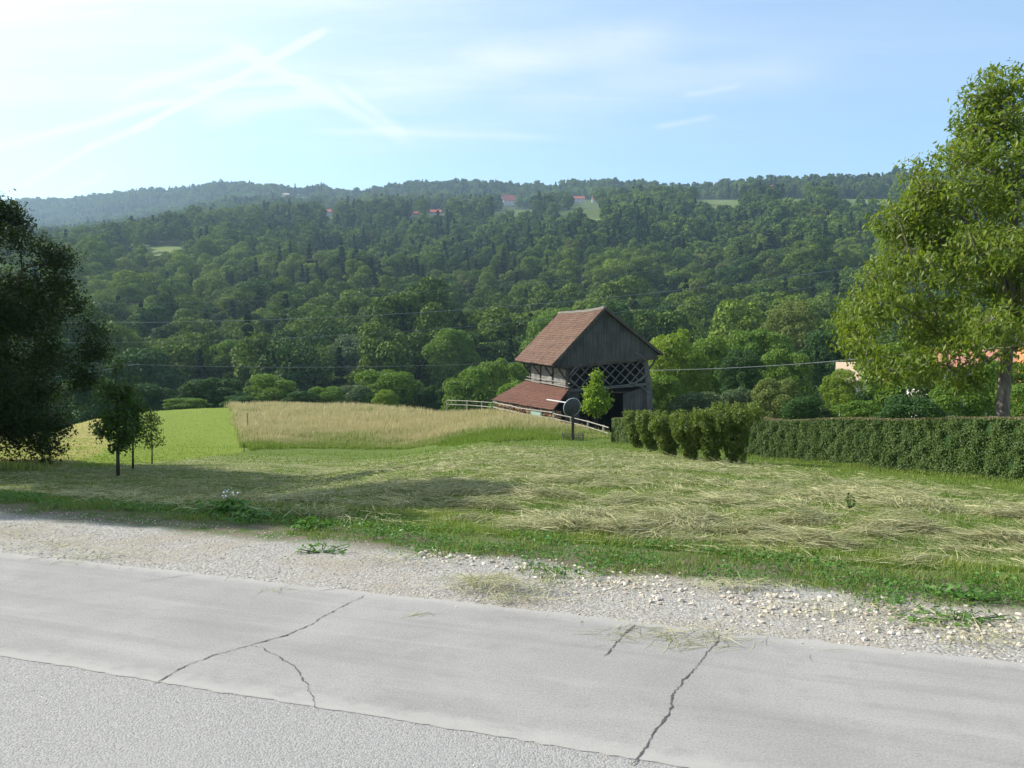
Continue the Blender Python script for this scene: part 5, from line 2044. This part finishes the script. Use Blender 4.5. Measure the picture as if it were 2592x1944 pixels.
# ------------------------------------------------------------------ vase shaped bushes beside the hedge
bushes = [(636, 448, 412.5, 25, 'smooth'), (650.5, 451.5, 412, 26, ''), (668, 457, 416, 30, ''), (688.5, 459.5, 415, 32, ''), (711, 462, 411, 34, ''), (735, 464, 405, 40, '')]
words = ['green bush next to the pale hedge end, first of the row', 'narrow waisted bush, second from the hedge end', 'dark hollowed bush third from the hedge end', 'leaning leafy bush fourth from the hedge end',
         'fifth bush of the row, broad above a dark foot', 'tallest and nearest bush of the row, spreading over the clipped hedge']
for i, (px, pb, pt_, wp, kd) in enumerate(bushes):
    x, y, z = hit(px, pb)
    ht = pyz(pt_, y) - z
    R = wp / F * y / 2 * 1.22
    pt_ += 2
    r = rs(700 + i)
    e = empty('garden_bush', (x, y, z))
    tag(e, words[i], 'bush', 'vase shaped bushes standing in a row before the hedge')
    mb = MB()
    lobes = []
    for k in range(20):
        a = k * 2.4 + r.rand()
        q = (k + .5) / 20
        zz = ht * (0.38 + 0.55 * q)
        rr_ = R * (0.30 + 0.95 * q) * (0.35 + 0.65 * r.rand())
        lr = R * (0.20 + 0.22 * r.rand())
        lobes.append((rr_ * math.cos(a), rr_ * math.sin(a), zz - .05, lr, lr * 1.1))
        if k % 2 == 0:
            mb.tube([(x, y, z - .05), (x + rr_ * .4 * math.cos(a), y + rr_ * .4 * math.sin(a), z + zz * .5), (x + rr_ * math.cos(a), y + rr_ * math.sin(a), z + zz)], [0.022, 0.016, 0.008], 5)
    for k in range(6):
        a = k * 1.05
        lobes.append((R * .15 * math.cos(a), R * .15 * math.sin(a), ht * (0.10 + .06 * k), R * 0.30, R * 0.4))
    v, f, tn = cards_on_lobes(lobes, 9500, 0.095, r, jitter=1.0, asp=0.55, low=0.8)
    # ragged shoots on top
    n = 1500
    sh = r.randint(0, 26, n)
    sa, sq = r.rand(26) * 2 * PI, r.rand(26) ** .5
    P = np.stack([R * 1.05 * sq[sh] * np.cos(sa[sh]), R * 1.05 * sq[sh] * np.sin(sa[sh]), ht * (0.70 + 0.33 * r.rand(n))], -1) + r.randn(n, 3) * 0.035
    v2, f2 = leaf_quads(P, r.randn(n, 3), np.full(n, 0.08), 0.5, r)
    f = np.concatenate([f, f2 + len(v)])
    v = np.concatenate([v, v2])
    mesh_np('foliage', v, f, M['bush'], np.concatenate([tn, np.repeat(r.rand(n), 4)]), parent=e)
    mb.build('stems', M['bark_dark'], e)

# ------------------------------------------------------------------ verge weeds that stand out
r = rs(801)


def weed(px, py, ht, nl, size, label, spread, mat='weed', flowers=0, base_s=None):
    x, y, z = hit(px, py)
    e = empty('leafy_weed', (x, y, z))
    tag(e, label, 'weed')
    P, N = [], []
    mb = MB()
    for k in range(nl):
        a = r.rand() * 2 * PI
        q = r.rand() ** .6
        P.append((math.cos(a) * spread * q, math.sin(a) * spread * .6 * q, ht * (0.15 + 0.75 * r.rand() * (1 - .4 * q))))
        N.append((math.cos(a) * .5, math.sin(a) * .5, 1))
        if k % 3 == 0:
            mb.tube([(x, y, z - .01), (x + P[-1][0], y + P[-1][1], z + P[-1][2])], 0.003, 4)
    P = np.array(P)
    v, f = leaf_quads(P, np.array(N) + r.randn(nl, 3) * .35, size * (0.6 + .8 * r.rand(nl)), 0.42, r)
    mesh_np('leaves', v, f, M[mat], np.repeat(np.clip(r.rand(nl) + .2, 0, 1), 4), parent=e)
    if flowers:
        P = np.stack([r.randn(flowers) * spread * .3, r.randn(flowers) * spread * .2, ht * (0.8 + .5 * r.rand(flowers))], -1)
        v, f = leaf_quads(P, r.randn(flowers, 3) + np.array([0, -.5, .6]), np.full(flowers, 0.028), 0.9, r)
        mesh_np('flowers', v, f, M['flower'], parent=e)
        for p in P[::2]:
            mb.tube([(x, y, z), (x + p[0], y + p[1], z + p[2])], 0.003, 4)
    mb.build('stems', M['weed'], e)
    return e


weed(228, 516, 0.22, 90, 0.10, 'dock like weed with pale flower spikes on the verge left of centre', 0.22, flowers=15)
weed(205, 514, 0.16, 70, 0.09, 'low broad leaved weed just left of the pale flowering one', 0.25)
weed(250, 521, 0.14, 60, 0.08, 'small leafy weed just right of the pale flowering one', 0.2)
weed(312, 530, 0.14, 70, 0.07, 'leafy weed at the corner where the gravel gives way to grass', 0.2)
weed(322, 553, 0.08, 60, 0.05, 'flat leafy weed growing out on the gravel beside the first stones', 0.22)
weed(975, 600, 0.14, 90, 0.06, 'bushy weed at the right verge above the stones', 0.3)
weed(955, 622, 0.07, 90, 0.05, 'creeping weed among the stones at the lower right', 0.35)
weed(850, 512, 0.34, 18, 0.07, 'lone thin weed stalk standing in the hay on the right', 0.06, mat='young')

# long grass in front of the big left tree
r = rs(821)
n = 5000
x0, y0, _ = hit(12, 470)
x = x0 + r.randn(n) * 0.55 - 0.5
y = y0 + r.randn(n) * 0.5
(v, f, tn), hh = upright(x, y, 0.12 + 0.20 * r.rand(n), 0.012 + 0.01 * r.rand(n), 0.5, np.clip(.7 + .3 * r.randn(n), 0, 1), r, 4)
tag(mesh_np('rank_grass', v, f, M['verge'], tn), 'pale uncut grass tuft at the foot of the large dark tree', 'grass', kind='stuff')

# ------------------------------------------------------------------ houses
def house(name, label, c, wl, dp, wh, rh, rz, wallm, roofm, windows=2, chimney=True, tower=None, cat='house'):
    x, y, z = c
    e = empty(name, (x, y, z), 0)
    tag(e, label, cat)
    co, si = math.cos(rz), math.sin(rz)

    def L(a, b, h):
        return (x + a * co - b * si, y + a * si + b * co, z + h)
    mb = MB()
    a, b = wl / 2, dp / 2
    mb.hexa([L(-a, -b, -3), L(a, -b, -3), L(a, b, -3), L(-a, b, -3)], [L(-a, -b, wh), L(a, -b, wh), L(a, b, wh), L(-a, b, wh)])
    for s_ in (-1, 1):
        mb.v += [tuple(L(s_ * a, -b, wh)), tuple(L(s_ * a, b, wh)), tuple(L(s_ * a, 0, wh + rh))]
        n = len(mb.v)
        mb.f.append((n - 3, n - 2, n - 1))
    mb.build('wall', wallm, e)
    mb = MB()
    ov = 0.5
    k = rh / b
    for s_ in (-1, 1):
        lo = [L(-a - ov, s_ * (b + ov), wh - ov * k), L(a + ov, s_ * (b + ov), wh - ov * k)]
        hi = [L(a + ov, 0, wh + rh), L(-a - ov, 0, wh + rh)]
        q = lo + hi
        up = [(p[0], p[1], p[2] + 0.25) for p in q]
        mb.hexa(q, up)
    ro = mb.build('roof', roofm, e)
    if chimney:
        mb = MB()
        c_ = L(a * .4, b * .2, wh + rh)
        mb.box((c_[0], c_[1], c_[2] + .1), (0.7, 0.7, 1.6), rz)
        mb.build('chimney', wallm, ro)
    for i in range(windows):
        u = -a + (i + .5) * wl / windows
        mb = MB()
        c_ = L(u, -b - 0.02, wh * .55)
        mb.box(c_, (1.1, 0.08, 1.3), rz)
        mb.build('window', M['pane'], e)
    if tower:
        tw, th, sp = tower
        mb = MB()
        c_ = L(-a - tw / 2, 0, th / 2 - 1.5)
        mb.box(c_, (tw, tw, th + 3), rz)
        mb.build('tower', wallm, e)
        mb = MB()
        q = [L(-a - tw / 2 + i * tw * .56, j * tw * .56, th) for i, j in ((-1, -1), (1, -1), (1, 1), (-1, 1))]
        tip = L(-a - tw / 2, 0, th + sp)
        n = 0
        mb.v = [tuple(p) for p in q] + [tuple(tip)]
        mb.f = [(0, 1, 4), (1, 2, 4), (2, 3, 4), (3, 0, 4), (3, 2, 1, 0)]
        mb.build('spire', roofm, e)
    return e


def hill_y(px, py):
    ys = np.linspace(330, 2600, 4000)
    g = H((px - 512) / F * ys, ys)
    ok = np.nonzero(elev_py((px - 512) / F * ys, ys, g) <= py)[0]
    return float(ys[ok[0]]) if len(ok) else 1000.0


def far_house(px, py, Y, wpx, hpx, label, roof='redroof', rz=0.0, tower=None, name='farmhouse', cat='house', wallh=0.45):
    """py is the picture row of the wall foot"""
    Y = hill_y(px, py + 1.5)
    p = at(px, py, Y)
    wl = wpx / F * Y
    hh_ = hpx / F * Y
    house(name, label, (p[0], p[1], p[2]), wl, wl * 0.6, hh_ * wallh, hh_ * (1 - wallh), rz, M['farplaster'], M[roof], 3, True, tower, cat)


far_house(509, 204.5, 1190, 12, 9, 'distant church with red roof and thin red spire on the hillside', rz=0.15, tower=(3.4, 12.5, 9.0), name='church', cat='church', wallh=0.40)
far_house(331, 214.5, 1180, 13, 5, 'distant farmhouse with red roof left of the hill centre')
far_house(436, 214.5, 1200, 11, 4.5, 'distant red roofed house left of the church')
far_house(415, 215.5, 1200, 9, 3.5, 'distant pale house left of the red roofed one')
far_house(578, 201, 1230, 12, 4.5, 'distant long red roofed farm right of the church, above the green clearing', rz=0.1)
far_house(596, 201, 1240, 8, 4.5, 'distant red roofed barn at the right end of the farm')
far_house(769, 192, 1290, 8, 7, 'distant white house with bright red roof on the right hill')
far_house(753, 191.5, 1300, 5, 4, 'distant small white gabled hut left of the bright red roof', roof='plaster')
far_house(787, 193.5, 1280, 5, 3, 'distant small pale shed right of the bright red roof', roof='tanroof')
far_house(285, 196, 2300, 8, 2.5, 'far off pale barn on the high left clearing', roof='tanroof')


def near_house(px, Y, z_eave, z_ridge, wl, dp, rz, label, wallm, roofm, name='village_house', windows=3):
    x = (px - 512) / F * Y
    g = float(H(x, Y))
    house(name, label, (x, Y, g), wl, dp, z_eave - g, z_ridge - z_eave, rz, M[wallm], M[roofm], windows)


near_house(868, 92, pyz(380, 92), pyz(364.5, 92), 5.6, 7.0, -0.35, 'house with tan roof and white wall half hidden left of the walnut tree', 'plaster', 'tanroof')
near_house(1090, 62, pyz(318, 62), pyz(306, 62), 6.4, 7.0, 0.1, 'orange brick house glimpsed at the right edge behind the walnut trunk', 'plaster_o', 'salmonroof')
near_house(962, 80, pyz(366, 80), pyz(352, 80), 8.0, 6.0, -0.1, 'salmon roofed house glimpsed through the walnut leaves', 'plaster', 'salmonroof')

# ------------------------------------------------------------------ overhead cables
def cable(pts, Y0, Y1, label, rad_=0.014, n=40):
    P = np.array([(a, b) for a, b in pts], float) / 2.1602
    us = np.linspace(P[0, 0], P[-1, 0], n)
    co = np.polyfit(P[:, 0], P[:, 1], 2 if len(P) > 2 else 1)
    mb = MB()
    C = []
    for u in us:
        Y = Y0 + (Y1 - Y0) * (u - us[0]) / (us[-1] - us[0])
        C.append(Vector(at(u, np.polyval(co, u), Y)))
    mb.tube(C, rad_, 5)
    return tag(mb.build('power_cable', M['cable'], smooth=True), label, 'cable', 'overhead cables crossing the valley')


cable([(-60, 655), (200, 657), (560, 650), (900, 630), (1200, 607), (1600, 560), (1900, 520)], 120, 150, 'topmost thin cable crossing before the wooded slope', 0.016)
cable([(-60, 694), (210, 697), (560, 693), (800, 682), (1140, 655), (1500, 625), (1900, 570)], 115, 145, 'second cable from the top crossing before the wooded slope', 0.032)
cable([(-60, 738), (210, 739), (560, 735), (850, 718), (1180, 692), (1500, 650), (1900, 600)], 110, 140, 'third cable from the top, passing just above the barn roof', 0.018)
cable([(100, 780), (310, 787), (560, 792), (740, 794), (980, 789), (1200, 778)], 95, 92, 'lowest left cable ending behind the barn roof', 0.014)
cable([(1400, 800), (1560, 796), (1700, 788), (1855, 775), (2000, 760)], 80, 62, 'thick pale cable right of the barn running towards the walnut tree', 0.024)
cable([(60, 822), (120, 815), (215, 800), (300, 786)], 60, 90, 'short cable seen between the left trees', 0.022)

# ------------------------------------------------------------------ haze
mb = MB()
bx, by0, by1, bz0, bz1 = float(np.abs(GX).max()) + 5, float(GY.min()) - 5, float(GY.max()) + 5, float(GZ.min()) - 1, float(GZ.max()) + 40
mb.hexa([(-bx, by0, bz0), (bx, by0, bz0), (bx, by1, bz0), (-bx, by1, bz0)], [(-bx, by0, bz1), (bx, by0, bz1), (bx, by1, bz1), (-bx, by1, bz1)])
hm = bpy.data.materials.new('haze_air')
hm.use_nodes = True
h_ = NT(hm.node_tree)
pv = h_.n('ShaderNodeVolumePrincipled')
pv.inputs['Color'].default_value = (0.55, 0.78, 1.0, 1)
pv.inputs['Density'].default_value = 0.00016
pv.inputs['Anisotropy'].default_value = 0.3
ho = h_.n('ShaderNodeOutputMaterial')
h_.t.links.new(pv.outputs[0], ho.inputs['Volume'])
hz = mb.build('haze', hm)
tag(hz, kind='stuff')
print('terrain z range', GZ.min(), GZ.max(), 'forest', len(PX))
